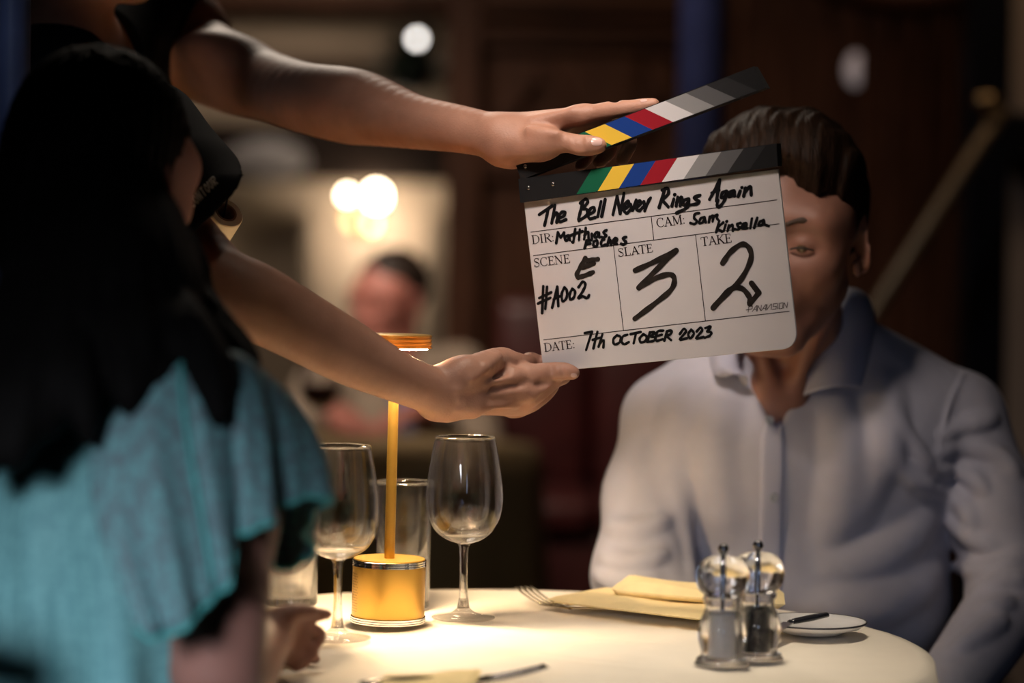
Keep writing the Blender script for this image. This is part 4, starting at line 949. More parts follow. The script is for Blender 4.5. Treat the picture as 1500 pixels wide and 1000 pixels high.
# trunk, neck, head, legs
SHL = P(238, 42, 2.93);  up = unit(V(-0.18, 0, 1)); lf = unit(SHL-SHR); fw = unit(np.cross(lf, up)); MID = (SHL+SHR)/2-fw*0.085
body.cone(SHR, MID+up*0.01, 0.058, 0.070, 0.04); body.cone(SHL, MID+up*0.01, 0.056, 0.070, 0.04)
HIP = V(-0.62, 2.80, 0.90); WST = MID*0.35+HIP*0.65
body.cone(MID-up*0.07-lf*0.06, WST-lf*0.05, 0.098, 0.092, 0.06); body.cone(MID-up*0.07+lf*0.06, WST+lf*0.05, 0.098, 0.092, 0.06)
body.cone(WST-lf*0.05, HIP-lf*0.06, 0.095, 0.105, 0.06); body.cone(WST+lf*0.05, HIP+lf*0.06, 0.095, 0.105, 0.06)
NB = MID+up*0.055+fw*0.015; HC = NB+up*0.165+fw*0.055
body.cone(NB, HC-up*0.04-fw*0.01, 0.056, 0.052, 0.04)
for sg in (-1, 1): body.cone(NB+up*0.0+fw*0.045+lf*0.012*sg, HC-up*0.045+lf*0.052*sg-fw*0.01, 0.009, 0.011, 0.016)
HR = frame(fw*1.0-V(0, 0, 0.25), up)
Wc = head_sdf(body, HC, HR, 0.97, 0.03)
for sg in (-1, 1):
    h = HIP+lf*0.085*sg; kn = h+V(0.03, 0, -0.42); an = kn+V(-0.03, 0, -0.40)
    body.chain([h, kn, an], [0.082, 0.055, 0.040], 0.04); f_ = unit(fw*V(1, 1, 0)); body.cone(an+V(0, 0, -0.035)-f_*0.03, an+V(0, 0, -0.05)+f_*0.13, 0.035, 0.024, 0.03)
t = thing('person', 'person in a black T-shirt leaning in with both arms out to hold the clapperboard', 'person', (HIP[0], HIP[1], 0))
CLP = t
body.build('body', SKIN, t, 0.0021, whole=True)
patch(body, 874, 207.5, 8.0, 6.0, 0.0, 2.40, NAIL, 'thumbnail', t, 0.0002, dome=0.0004)
patch(body, 943, 147.0, 5.0, 2.0, -0.1, 2.40, NAIL, 'fingernail', t, 0.0002)
patch(body, 840.5, 549.5, 4.5, 3.2, 0.15, 2.40, NAIL, 'fingernail', t, 0.0002)
eyes(Wc, HR, 0.97, t)
# T-shirt with loose sleeves
sh = Sdf()
axl = unit(P(341, 109, 2.85)-SHL); SLL = P(270, 60, 2.90)
sh.cone(SHR, MID+up*0.0, 0.078, 0.082, 0.05); hnl = V(0.95, -0.08, -0.27); sh.capped(MID+up*0.0, SHL, 0.082, 0.071, 0.05, SLL, hnl)
for sg in (-1, 1):
    sh.cone(MID-up*0.07+lf*0.06*sg, WST+lf*0.055*sg, 0.108, 0.108, 0.06); sh.cone(WST+lf*0.055*sg, HIP+lf*0.06*sg+V(0, 0, 0.03), 0.108, 0.118, 0.06)
SLE = P(277, 304, 2.345)
sh.capped(P(222, 192, 2.46), SLE+unit(SLE-SHR)*0.05, 0.053, 0.051, 0.03, SLE, V(0.70, 0.28, -0.68)); sh.capped(SHR, SLE+unit(SLE-SHR)*0.05, 0.080, 0.051, 0.03, SLE, V(0.70, 0.28, -0.68))
axl = unit(P(341, 109, 2.85)-SHL); SLL = P(270, 60, 2.90); sh.capped(SHL-axl*0.04, SLL+axl*0.12, 0.075, 0.072, 0.03, SLL, hnl)
sh.disp = lambda p: sines(p, 3, 38, 5, 0.004); sh.damp = 0.006
ax = unit(SLE-SHR); hn = unit(V(0.70, -0.20, -0.68))
# hollow sleeve ends and neck opening
sh.cone(SLE-ax*0.05, SLE+ax*0.06, 0.043, 0.046, 0.003, -1)
sh.cone(NB+up*0.12+fw*0.06, NB-up*0.005+fw*0.075, 0.085, 0.045, 0.004, -1)
sh.cone(NB+up*0.15+fw*0.01, NB+up*0.02+fw*0.005, 0.075, 0.068, 0.004, -1)
so = sh.build('t_shirt', BLK, t, 0.0035, whole=True)
# lettering along the sleeve hem
GLY = {'C': [[(0.8, 0.85), (0.4, 1), (0.05, 0.6), (0.05, 0.3), (0.4, 0), (0.8, 0.15)]], 'O': [[(0.4, 1), (0.05, 0.6), (0.05, 0.35), (0.4, 0), (0.78, 0.35), (0.78, 0.65), (0.4, 1)]], 'N': [[(0.05, 0), (0.05, 1), (0.7, 0), (0.7, 1)]],
       'T': [[(0.4, 0), (0.4, 1)], [(0, 1), (0.8, 1)]], 'U': [[(0.05, 1), (0.05, 0.3), (0.4, 0), (0.72, 0.3), (0.72, 1)]], 'R': [[(0.05, 0), (0.05, 1), (0.7, 0.9), (0.7, 0.55), (0.05, 0.5), (0.75, 0)]]}
b = MB(); A = V(283.5, 305); B = V(321, 267.5); ex = (B-A)/np.linalg.norm(B-A); ey = V(ex[1], -ex[0]); sx = np.linalg.norm(B-A)/7.0
for i, ch in enumerate('CONTOUR'):
    for st in GLY[ch]:
        pp = np.array([A+ex*(i+x*0.85)*sx+ey*(y*12.5)+ex*y*2.5 for x, y in st]); pp = np.vstack([pp[j]+(pp[j+1]-pp[j])*f for j in range(len(pp)-1) for f in np.linspace(0, 1, 4)])
        q, _ = sh.cast(pp[:, 0], pp[:, 1], 2.15); q = q+sh.normal(q)*0.0008
        b.tube(q, 0.0006, 6)
b.build('sleeve_lettering', mat('pale_print', (0.72, 0.64, 0.52), 0.7), so)
# hair (short, above the frame) and trousers
hs = Sdf(); hs.ell(HC+HR @ V(0, -0.02, 0.045), (0.086, 0.106, 0.092), HR, 0.02); hs.ell(HC+HR @ V(0, 0.085, -0.03), (0.075, 0.06, 0.082), HR, 0.02, -1); hs.cone(HC+HR @ V(-0.2, 0.02, -0.09), HC+HR @ V(0.2, 0.02, -0.09), 0.075, 0.075, 0.02, -1)
hs.disp = lambda p: sines(p, 8, 160, 4, 0.003); hs.damp = 0.004
hs.build('hair', mat('dark_brown_hair', (0.02, 0.013, 0.009), 0.5, var=0.4, vscale=60), t, 0.004)
tr = Sdf()
tr.cone(HIP-lf*0.06, HIP+lf*0.06, 0.122, 0.122, 0.05)
for sg in (-1, 1):
    h = HIP+lf*0.085*sg; kn = h+V(0.03, 0, -0.42); an = kn+V(-0.03, 0, -0.36); tr.chain([h, kn, an], [0.095, 0.068, 0.062], 0.04)
tr.disp = lambda p: sines(p, 5, 45, 4, 0.003); tr.damp = 0.004
tr.build('trousers', DENIM, t, 0.006)
for sg in (-1, 1):
    an = HIP+lf*0.085*sg+V(0, 0, -0.82); f_ = unit(fw*V(1, 1, 0)); s2 = Sdf(); s2.cone(V(an[0], an[1], 0.045)-f_*0.035, V(an[0], an[1], 0.035)+f_*0.15, 0.044, 0.035, 0.02); s2.cone(V(an[0], an[1], 0.05), V(an[0], an[1], 0.10), 0.045, 0.045, 0.03); s2.pr.append(('c', V(an[0], an[1], -1), V(an[0], an[1], -1.001), 1.0, 1.0, 0.003, -1, None))
    s2.build('shoe', BLACKM, t, 0.005)

# roll of tape hanging behind the sleeve
c0 = P(331, 311, 2.44); c1 = P(311, 343, 2.465); axd = unit(c1-c0); L = np.linalg.norm(c1-c0)
TAPE = mat('pale_tape', (0.74, 0.68, 0.52), 0.6, var=0.05)
t = thing('tape_roll', 'small roll of pale tape hanging below the black sleeve', 'tape', c0)
ro = 0.0195
MB().lathe([(0.0118, 0), (0.0185, 0), (ro, 0.001), (ro, L), (0.0185, L+0.001), (0.0118, L+0.001)], c0, 40, axis=axd, close=True).build('tape_winding', TAPE, t, sharp=40)
MB().lathe([(0.0098, -0.0006), (0.0119, -0.0006), (0.0119, L+0.0015), (0.0098, L+0.0015)], c0, 36, axis=axd, close=True).build('cardboard_core', mat('cardboard', (0.22, 0.15, 0.10), 0.8), t, sharp=40)
MB().tube(spl([c0+axd*L*0.5-V(0, 0, 0.009), c0-axd*0.01+V(-0.004, 0.006, 0.01), P(305, 270, 2.42), P(270, 255, 2.40)], 8), 0.0012, 8).build('cord', BLACKM, t)
# ------------------------------------------------------------------ people at the table
def simple_hand(s, w, d, back, thumb, q=1.0, curl=0.5):
    """w wrist, d direction of the fingers, back: out of the back of the hand, thumb: direction of the thumb side"""
    d = unit(d); back = unit(back-d*np.dot(back, d)); th = unit(thumb-d*np.dot(thumb, d)-back*np.dot(thumb, back)); w = np.asarray(w, float)
    for i, (off, L, r) in enumerate(((0.027, 0.078, 0.0088), (0.009, 0.086, 0.009), (-0.009, 0.080, 0.0086), (-0.026, 0.064, 0.0076))):
        m = w+d*(0.088-0.006*abs(i-1))*q+th*off*q
        s.cone(w+th*off*0.45*q, m, 0.0185*q, 0.0125*q, 0.012)
        p = m; a = 0.25*curl; seg = (0.46, 0.30, 0.24); rr = r*q
        for j, f in enumerate(seg):
            a += curl*(0.35, 0.55, 0.45)[j]; dd = d*math.cos(a)-back*math.sin(a)+th*0.03*(1.5-i)/1.5; e = p+dd*L*f*q
            s.cone(p, e, rr*(1.15 if j == 0 else 1), rr*0.9, 0.005); p = e; rr *= 0.92
    b0 = w+d*0.02*q+th*0.02*q; b1 = w+d*0.05*q+th*0.044*q-back*0.012*q; b2 = b1+(d*0.8+th*0.5-back*0.3)*0.032*q; b3 = b2+(d*0.95+th*0.1-back*0.35)*0.026*q
    s.chain([b0, b1, b2, b3], [0.018*q, 0.013*q, 0.0105*q, 0.0088*q], 0.009)
def sitting_legs(b, tr, hip, knees, feet, r=(0.082, 0.055, 0.042)):
    for sg, k_, f_ in zip((-1, 1), knees, feet):
        h = hip[0] if sg < 0 else hip[1]; an = V(f_[0], f_[1], 0.09)
        b.chain([h, k_, an], r, 0.03); tr.chain([h, k_, an+V(0, 0, 0.01)], (r[0]+0.012, r[1]+0.012, r[2]+0.016), 0.03)
def shoe(parent, f_, d):
    d = unit(V(d[0], d[1], 0)); a = V(f_[0], f_[1], 0.048); s2 = Sdf(); s2.cone(a-d*0.04, a+d*0.15+V(0, 0, -0.010), 0.044, 0.036, 0.02); s2.cone(a, a+V(0, 0, 0.055), 0.044, 0.046, 0.03)
    s2.cone(V(a[0], a[1], -1), V(a[0], a[1], -1.001), 1.0, 1.0, 0.003, -1); s2.build('shoe', BLACKM, parent, 0.006)
def dining_chair(x, y, rz, label, group=None):
    t = thing('dining_chair', label, 'chair', (x, y, 0), group); R = np.array(Matrix.Rotation(rz, 3, 'Z')); o = V(x, y, 0)
    Q = lambda p: o+R @ np.asarray(p, float)
    MB().box(Q((0, 0, 0.435)), (0.42, 0.40, 0.05), rot=R, bev=0.015).build('seat', mat('dark_leather', (0.03, 0.012, 0.01), 0.5, var=0.2), t)
    for sx in (-1, 1):
        MB().tube([Q((0.18*sx, 0.17, 0.41)), Q((0.18*sx, 0.175, 0))], [0.018, 0.013], 10).build('leg', WOOD, t)
        MB().tube([Q((0.18*sx, -0.23, 0)), Q((0.18*sx, -0.185, 0.42)), Q((0.185*sx, -0.20, 0.62)), Q((0.185*sx, -0.25, 0.88))], [0.014, 0.019, 0.017, 0.015], 10).build('leg', WOOD, t)
    b = MB()
    b.tube(spl([Q((-0.19, -0.25, 0.86)), Q((0, -0.275, 0.88)), Q((0.19, -0.25, 0.86))], 6), 0.028, 12)
    for k in range(4): b.tube([Q((-0.11+0.073*k, -0.20, 0.45)), Q((-0.11+0.073*k, -0.215, 0.62)), Q((-0.11+0.073*k, -0.268, 0.87))], 0.010, 8)
    b.build('backrest', WOOD, t); return t

# ---------------- the seated man behind the slate
HMX = P(1152, 348, 2.70); MR = frame(V(-0.30, -0.95, -0.10), V(0.03, 0, 1)); mq = 1.06
man = Sdf()
NBm = P(1166, 520, 2.855)
man.cone(NBm, HMX+MR @ V(0, -0.03, -0.05), 0.062, 0.056, 0.04)
Wm = head_sdf(man, HMX, MR, mq, 0.03, eo=0.0012)
for sg in (-1, 1): man.cone(P(1145, 575, 2.772)+V(0.012*sg, 0, 0), HMX+MR @ V(0.054*sg, -0.016, -0.055), 0.008, 0.011, 0.016)
SL_, SR_ = P(1404, 612, 2.90), P(978, 612, 2.86)
tor = lambda s, e, kk: (s.cone(P(1215, 505, 2.88), SL_, 0.052+e, 0.056+e, kk), s.cone(P(1120, 515, 2.87), SR_, 0.050+e, 0.054+e, kk),
    s.cone(P(1110, 660, 2.865), P(1245, 660, 2.885), 0.112+e, 0.112+e, 0.06), s.cone(P(1105, 660, 2.865), P(1125, 870, 2.90), 0.108+e, 0.104+e, 0.06), s.cone(P(1248, 665, 2.885), P(1245, 880, 2.915), 0.110+e, 0.110+e, 0.06),
    s.cone(P(1125, 870, 2.90), V(0.26, 2.98, 0.54), 0.108+e, 0.115+e, 0.06), s.cone(P(1245, 880, 2.915), V(0.42, 3.0, 0.54), 0.112+e, 0.115+e, 0.06))
tor(man, -0.012, 0.05)
EL_, ER_ = P(1488, 872, 2.83), P(939, 842, 2.79); WL_, WR_ = P(1385, 1015, 2.63), V(0.27, 2.68, 0.62)
man.chain([SL_, EL_, WL_], [0.046, 0.038, 0.026], 0.03); man.chain([SR_, ER_, WR_], [0.046, 0.038, 0.026], 0.03)
simple_hand(man, WL_, V(-0.75, -0.10, -0.45), V(0.2, -0.3, 1), V(-0.2, -1, 0.2), 1.0, 0.7)
simple_hand(man, WR_, V(0.8, -0.25, -0.35), V(0, -0.2, 1), V(0.2, -1, 0), 1.0, 0.7)
mt = Sdf(); kn = [V(0.25, 2.56, 0.54), V(0.46, 2.57, 0.54)]; ft = [V(0.24, 2.62, 0), V(0.47, 2.64, 0)]
sitting_legs(man, mt, (V(0.26, 2.97, 0.53), V(0.42, 2.98, 0.53)), kn, ft)
tm = thing('person', 'seated man in a pale blue-grey shirt, face half hidden by the slate', 'person', (0.34, 2.95, 0))
man.build('body', SKIN2, tm, 0.0028, whole=True)
eyes(Wm, MR, mq, tm)
mt.disp = lambda p: sines(p, 12, 40, 4, 0.003); mt.damp = 0.004; mt.build('trousers', DENIM, tm, 0.006)
for f_ in ft: shoe(tm, f_, (0, -1))
# eyebrows
for sg in (-1, 1):
    b = MB(); pts = [Wm(sg*x, y, z) for x, y, z in ((0.016, 0.0925, 0.022), (0.032, 0.0900, 0.027), (0.050, 0.0745, 0.022))]
    b.tube(spl(pts, 5), [0.0042]*5+[0.0060]*5+[0.003], 8, flat=0.7); b.build('eyebrow', mat('brow_hair', (0.05, 0.028, 0.017), 0.7), tm)
HAIRM = mat('brown_hair', (0.022, 0.0105, 0.0055), 0.55, spec=0.15,  var=0.55, vscale=9, stretch=(34, 3, 6), bump=0.7, bscale=14, bdist=0.003)
hm = Sdf(); hq = lambda x, y, z: Wm(x, y, z); Es = lambda p, r, k, op: hm.ell(hq(*p), np.array(r)*mq, MR, k, op)
Es((0, -0.016, 0.042), (0.086, 0.108, 0.098), 0.01, 1); Es((-0.018, 0.035, 0.088), (0.066, 0.066, 0.050), 0.03, 1); Es((0.02, 0.03, 0.085), (0.055, 0.06, 0.045), 0.03, 1)
Es((0.0, 0.112, -0.010), (0.086, 0.060, 0.104), 0.010, -1)
for sg in (-1, 1): Es((0.094*sg, -0.006, -0.018), (0.034, 0.030, 0.046), 0.008, -1); Es((0.06*sg, 0.075, 0.0), (0.045, 0.055, 0.05), 0.012, -1)
hm.cone(hq(-0.2, 0.03, -0.085), hq(0.2, 0.03, -0.085), 0.075, 0.075, 0.015, -1); hm.cone(hq(-0.2, -0.10, -0.14), hq(0.2, -0.10, -0.14), 0.085, 0.085, 0.015, -1)
def hair_disp(p):
    l = (p-HMX) @ MR; c = l[:, 0]+0.25*l[:, 1]
    return 0.0011*np.sin(c*520+3*np.sin(l[:, 1]*40)+2*np.sin(l[:, 2]*50))+0.0011*np.sin(c*260+2*np.sin(l[:, 1]*25+l[:, 2]*30))+0.0022*np.sin(c*95+2.5*np.sin(l[:, 1]*30+l[:, 2]*14))
hm.disp = hair_disp; hm.damp = 0.009
hm.build('hair', HAIRM, tm, 0.0026)

# shirt
SHIRT = mat('pale_blue_cotton', (0.47, 0.465, 0.53), 0.8, var=0.03, vscale=60, bump=0.25, bscale=1100, bdist=0.0005)
st = Sdf(); tor(st, 0.0, 0.05)
def sleeve(pts, rad): 
    for i in range(len(pts)-1): st.cone(pts[i], pts[i+1], rad[i], rad[i+1], 0.014 if i == 0 else 0.03)
sleeve([SL_, SL_*0.5+EL_*0.5+V(0.004, 0, 0), EL_, WL_], [0.058, 0.054, 0.050, 0.040]); sleeve([SR_, SR_*0.5+ER_*0.5+V(-0.006, 0, 0), ER_, WR_], [0.055, 0.052, 0.054, 0.042])
nb = len(st.pr); st.disp = None
def fold(pts, r=0.004, out=0.0, k=0.016, D0=2.4):
    pts = spl(np.array(pts, float), 5); q, _ = base_s.cast(pts[:, 0], pts[:, 1], D0); q = q+base_s.normal(q)*out; n = len(q)
    for i in range(n-1):
        f = lambda j: r*(0.4+0.6*math.sin(PI*(j+0.5)/n)); st.cone(q[i], q[i+1], f(i), f(i+1), k)
base_s = Sdf(); base_s.pr = list(st.pr)
for pl in ([(1378, 640), (1420, 622), (1455, 612)], [(1374, 665), (1415, 655), (1460, 665), (1490, 690)], [(1372, 690), (1410, 690), (1440, 715)], [(1375, 715), (1405, 735), (1425, 770)], [(1382, 745), (1410, 780), (1450, 800)],
           [(1400, 830), (1440, 835), (1490, 820)], [(1430, 862), (1470, 850), (1499, 848)], [(1445, 890), (1480, 880)], [(1400, 950), (1440, 925), (1470, 905)],
           [(1365, 690), (1330, 640), (1290, 590)], [(1368, 720), (1320, 690), (1270, 600)],
           [(985, 690), (1000, 760), (1015, 850)], [(893, 770), (930, 775), (975, 760)], [(882, 815), (925, 825), (970, 812)], [(874, 842), (915, 855), (960, 850)]):
    fold(pl, 0.0040 if pl[0][0] > 1368 or pl[0][0] < 940 else 0.0030, -0.0016)
for pl in ([(1300, 560), (1290, 660), (1240, 780)], [(1230, 590), (1235, 690), (1215, 800)], [(1060, 560), (1040, 660), (1060, 780)], [(1010, 560), (990, 640), (1005, 740)], [(1365, 760), (1300, 810), (1220, 830)], [(1370, 840), (1300, 880), (1200, 890)]):
    fold(pl, 0.014, -0.0132, 0.03)
fold([(1412, 545), (1392, 590), (1378, 640), (1374, 700)], 0.0022, 0.0006, 0.004)
fold([(1292, 478), (1330, 505), (1395, 545)], 0.0018, 0.0003, 0.004)
# opening at the throat
st.cone(P(1140, 478, 2.735), P(1137, 616, 2.752), 0.070, 0.009, 0.004, -1); st.cone(NBm+V(0, -0.02, 0.02), NBm+V(0, -0.03, 0.14), 0.066, 0.080, 0.008, -1)
st.disp = lambda p: sines(p, 21, 24, 5, 0.0028)+sines(p, 22, 70, 4, 0.0006); st.damp = 0.005
sho = st.build('shirt', SHIRT, tm, 0.003, whole=True)
# collar
stn = [((1165, 585, 2.775), (1196, 572, 2.738), (1262, 568, 2.752)), ((1185, 545, 2.77), (1210, 515, 2.765), (1274, 520, 2.79)), ((1225, 480, 2.82), (1240, 426, 2.815), (1282, 466, 2.855)), ((1215, 470, 2.89), (1228, 418, 2.89), (1262, 462, 2.94)),
       ((1165, 465, 2.925), (1165, 412, 2.925), (1165, 460, 2.98)), ((1112, 475, 2.89), (1100, 424, 2.885), (1062, 470, 2.92)), ((1095, 500, 2.82), (1084, 465, 2.80), (1040, 505, 2.83)), ((1080, 556, 2.80), (1082, 527, 2.752), (1044, 546, 2.762)), ((1092, 580, 2.785), (1098, 552, 2.738), (1064, 553, 2.748))]
rows = []
for c_ in range(3): rows.append(spl([P(*s_[c_]) for s_ in stn], 8))
A0, A1, A2 = rows; m_ = len(A0); vs = []; nrow = 9
for j in range(nrow):
    u = j/(nrow-1)
    for i in range(m_):
        if u < 0.4: p = A0[i]*(1-u/0.4)+A1[i]*(u/0.4)
        else:
            v = (u-0.4)/0.6; p = A1[i]*(1-v)+A2[i]*v; cen = NBm*V(1, 1, 0)+V(0, 0, p[2]); p = p+unit(p-cen)*0.010*math.sin(PI*min(1, v*1.1))+V(0, 0, 0.004*math.sin(PI*v))
        vs.append(p)
fs = [(j*m_+i, j*m_+i+1, (j+1)*m_+i+1, (j+1)*m_+i) for j in range(nrow-1) for i in range(m_-1)]
COLL = mat('shirt_collar_cotton', (0.44, 0.445, 0.54), 0.8, bump=0.25, bscale=1100, bdist=0.0005)
co = mesh('collar', vs, fs, COLL, tm); md = co.modifiers.new('thickness', 'SOLIDIFY'); md.thickness = 0.0022; md.offset = 0; md = co.modifiers.new('smooth', 'SUBSURF'); md.levels = 1; md.render_levels = 1
# placket with buttons
ys = np.linspace(618, 985, 60); vs = []; fs = []; nx = 9
for j, y in enumerate(ys):
    xl = np.interp(y, [618, 640, 700, 985], [1120, 1113, 1112, 1106]); xr = np.interp(y, [618, 640, 700, 985], [1146, 1150, 1150, 1142])
    xs = np.linspace(xl, xr, nx); q, _ = st.cast(xs, np.full(nx, y), 2.5); n_ = st.normal(q, 0.004); e = np.minimum(1, np.minimum(np.arange(nx), nx-1-np.arange(nx))/1.0)
    vs += list(q+n_*(0.0042*e-0.0008)[:, None])
fs = [(j*nx+i, j*nx+i+1, (j+1)*nx+i+1, (j+1)*nx+i) for j in range(len(ys)-1) for i in range(nx-1)]
pl = mesh('placket', vs, fs, COLL, tm)
for bxp, byp in ((1126, 617), (1133, 727), (1129, 842)):
    q, _ = st.cast([bxp], [byp], 2.5); n_ = st.normal(q, 0.004)[0]
    MB().lathe([(0, 0.0015), (0.0055, 0.0015), (0.0060, 0.0025), (0.0055, 0.0042), (0.0040, 0.0034), (0, 0.0034)], q[0]+n_*0.001, 20, axis=n_).build('button', mat('grey_button', (0.35, 0.37, 0.42), 0.3), pl)
dining_chair(0.36, 3.06, PI, 'dark wooden dining chair under the man in the pale shirt')

# ---------------- the woman in turquoise, seen from behind
wf = unit(V(0.54, 0.84, -0.14)); WH = P(155, 258, 2.10); WRt = frame(wf, V(0.05, 0.02, 1)); wq = 0.84
wo = Sdf(); Ww = head_sdf(wo, WH, WRt, wq, 0.03)
rt = unit(np.cross(wf, V(0, 0, 1))); fh = unit(wf*V(1, 1, 0))
SRw = P(318, 632, 1.88); SLw = SRw-rt*0.34; MIDw = (SRw+SLw)/2; NBw = MIDw+V(0, 0, 0.045)+fh*0.0
wo.cone(NBw, WH+WRt @ V(0, -0.025, -0.05), 0.05, 0.047, 0.03)
HIPw = V(MIDw[0]-0.03, MIDw[1]-0.02, 0.54)
def torw(s, e, kk):
    s.cone(NBw-V(0, 0, 0.02), SRw, 0.045+e, 0.044+e, kk); s.cone(NBw-V(0, 0, 0.02), SLw, 0.045+e, 0.044+e, kk)
    for sg in (-1, 1): s.cone(MIDw-V(0, 0, 0.09)+rt*0.065*sg, MIDw-V(0, 0, 0.28)+rt*0.05*sg, 0.098+e, 0.09+e, 0.05); s.cone(MIDw-V(0, 0, 0.28)+rt*0.05*sg, HIPw+rt*0.07*sg, 0.09+e, 0.11+e, 0.05)
torw(wo, -0.006, 0.04)
ELw = P(322, 1025, 1.90); WRw = P(388, 938, 2.10)
wo.chain([SRw, P(322, 850, 1.875), ELw, WRw], [0.046, 0.041, 0.036, 0.024], 0.02)
ELw2 = SLw+V(0.02, 0.05, -0.27); WRw2 = V(-0.33, 2.22, 0.785); wo.chain([SLw, ELw2, WRw2], [0.045, 0.035, 0.024], 0.02)
simple_hand(wo, WRw2, V(0.9, -0.3, -0.06), V(0, 0, 1), V(0.3, 0.9, 0), 0.9, 0.25)
# right hand at rest on the cloth
for a, b_, D_ in ((425, 906, 2.135), (424, 922, 2.14), (420, 940, 2.14), (414, 956, 2.135)): wo.cone(WRw, P(a, b_, D_), 0.0175, 0.0095, 0.008)
pchain(wo, [(425, 904, 2.135, 14), (448, 900, 2.15, 11.5), (466, 900, 2.155, 10), (481, 899, 2.16, 7.5)], 0.005)
pchain(wo, [(424, 924, 2.14, 14), (452, 923, 2.150, 11.5), (467, 928, 2.155, 10.5), (466, 940, 2.15, 9)], 0.005)
pchain(wo, [(420, 944, 2.14, 13.5), (446, 946, 2.145, 11), (458, 955, 2.147, 10), (452, 965, 2.142, 8.5)], 0.005)
pchain(wo, [(414, 958, 2.135, 15), (434, 962, 2.14, 11.5), (442, 970, 2.14, 10), (433, 976, 2.135, 8.5)], 0.005)
pchain(wo, [(395, 925, 2.11, 22), (418, 903, 2.10, 16), (440, 896, 2.11, 13), (458, 897, 2.12, 10)], 0.008)
wt = Sdf(); kn = [V(-0.34, 2.30, 0.54), V(-0.16, 2.13, 0.54)]; ft = [V(-0.30, 2.30, 0), V(-0.15, 2.06, 0)]
sitting_legs(wo, wt, (HIPw-rt*0.08, HIPw+rt*0.08), kn, ft, (0.08, 0.052, 0.038))
tw = thing('person', 'woman with long dark hair in a turquoise flutter-sleeve top, seen from behind', 'person', (HIPw[0], HIPw[1], 0))
wo.build('body', mat('dark_reddish_skin', (0.30, 0.145, 0.115), 0.55, var=0.1, vscale=20, sss=0.1, spec=0.3), tw, 0.0035, whole=True)  # one dark reddish skin material for the whole body
eyes(Ww, WRt, wq, tw)
wt.build('trousers', DENIM, tw, 0.007)
for f_ in ft: shoe(tw, f_, fh)
BHAIR = mat('black_hair', (0.004, 0.0035, 0.0035), 0.75, spec=0.08, var=0.4, vscale=8, stretch=(30, 30, 2), bump=0.5, bscale=14, bdist=0.003)
wh = Sdf(); E2 = lambda p, r, k, op=1: wh.ell(Ww(*p), np.array(r)*wq, WRt, k, op)
E2((0, -0.018, 0.04), (0.086, 0.106, 0.098), 0.02); E2((0, -0.06, -0.05), (0.086, 0.06, 0.10), 0.04)
E2((0, 0.140, -0.035), (0.075, 0.080, 0.105), 0.015, -1)
def lock(L, k=0.03): pchain(wh, L, k)
lock([(160, 330, 2.04, 70), (130, 450, 1.92, 72), (85, 530, 1.83, 68), (45, 590, 1.79, 60), (18, 655, 1.77, 36)], 0.04)
lock([(170, 360, 2.0, 90), (176, 480, 1.86, 70), (186, 552, 1.80, 42), (191, 600, 1.785, 14)], 0.04)
lock([(200, 370, 2.05, 40), (250, 470, 1.88, 50), (298, 545, 1.83, 45), (318, 605, 1.80, 14)], 0.03)
lock([(195, 350, 2.08, 40), (275, 440, 2.02, 42), (340, 520, 1.95, 36), (372, 556, 1.91, 14)], 0.03)
lock([(135, 420, 1.97, 60), (110, 520, 1.82, 50), (124, 590, 1.78, 34), (132, 640, 1.77, 12)], 0.03)
lock([(110, 370, 2.0, 50), (60, 440, 1.93, 58), (10, 530, 1.87, 68), (-20, 610, 1.81, 58), (-30, 690, 1.785, 24)], 0.03)
lock([(185, 470, 1.90, 50), (225, 530, 1.82, 36), (240, 575, 1.80, 12)], 0.03)
def wh_disp(p):
    l = (p-WH) @ WRt; a = np.arctan2(l[:, 0], -l[:, 1]); 
    return 0.0014*np.sin(a*34+3*np.sin(l[:, 2]*12))+0.0012*np.sin(a*83+2*np.sin(l[:, 2]*17))+sines(p, 31, 30, 4, 0.005)
wh.disp = wh_disp; wh.damp = 0.011; wh.build('hair', BHAIR, tw, 0.0038)
def sheer(name, c1, c2, sc):
    m = mat(name, c1, 0.75); nt = m.node_tree; b = nt.nodes['Principled BSDF']; tc = nt.nodes['Texture Coordinate']
    v = nt.nodes.new('ShaderNodeTexVoronoi'); v.inputs['Scale'].default_value = sc; v.inputs['Randomness'].default_value = 0.35; nt.links.new(tc.outputs['Object'], v.inputs['Vector'])
    r = nt.nodes.new('ShaderNodeValToRGB'); r.color_ramp.elements[0].position = 0.30; r.color_ramp.elements[1].position = 0.55; r.color_ramp.elements[0].color = (*c2, 1); r.color_ramp.elements[1].color = (*c1, 1)
    nt.links.new(v.outputs['Distance'], r.inputs[0]); nt.links.new(r.outputs[0], b.inputs['Base Color']); return m
TURQ = sheer('turquoise_chiffon', (0.12, 0.31, 0.34), (0.17, 0.41, 0.43), 130)
TURQ2 = sheer('dotted_turquoise_chiffon', (0.12, 0.20, 0.23), (0.15, 0.37, 0.40), 110)
HEM = mat('turquoise_hem', (0.08, 0.42, 0.42), 0.7)
ws = Sdf(); torw(ws, 0.012, 0.04)
def ws_disp(p):
    l = (p-MIDw); a = np.arctan2(l @ rt, -(l @ fh)); dn = np.clip(-l[:, 2]/0.25, 0, 1)
    return dn*(0.012*np.sin(a*9+1.0)+0.007*np.sin(a*17+2+2*l[:, 2]*6))+sines(p, 41, 22, 4, 0.003)
ws.disp = ws_disp; ws.damp = 0.022
ws.cone(NBw+V(0, 0, 0.10)+fh*0.03, NBw+V(0, 0, 0.02)+fh*0.02, 0.09, 0.065, 0.01, -1)
ws.build('top', TURQ, tw, 0.005)
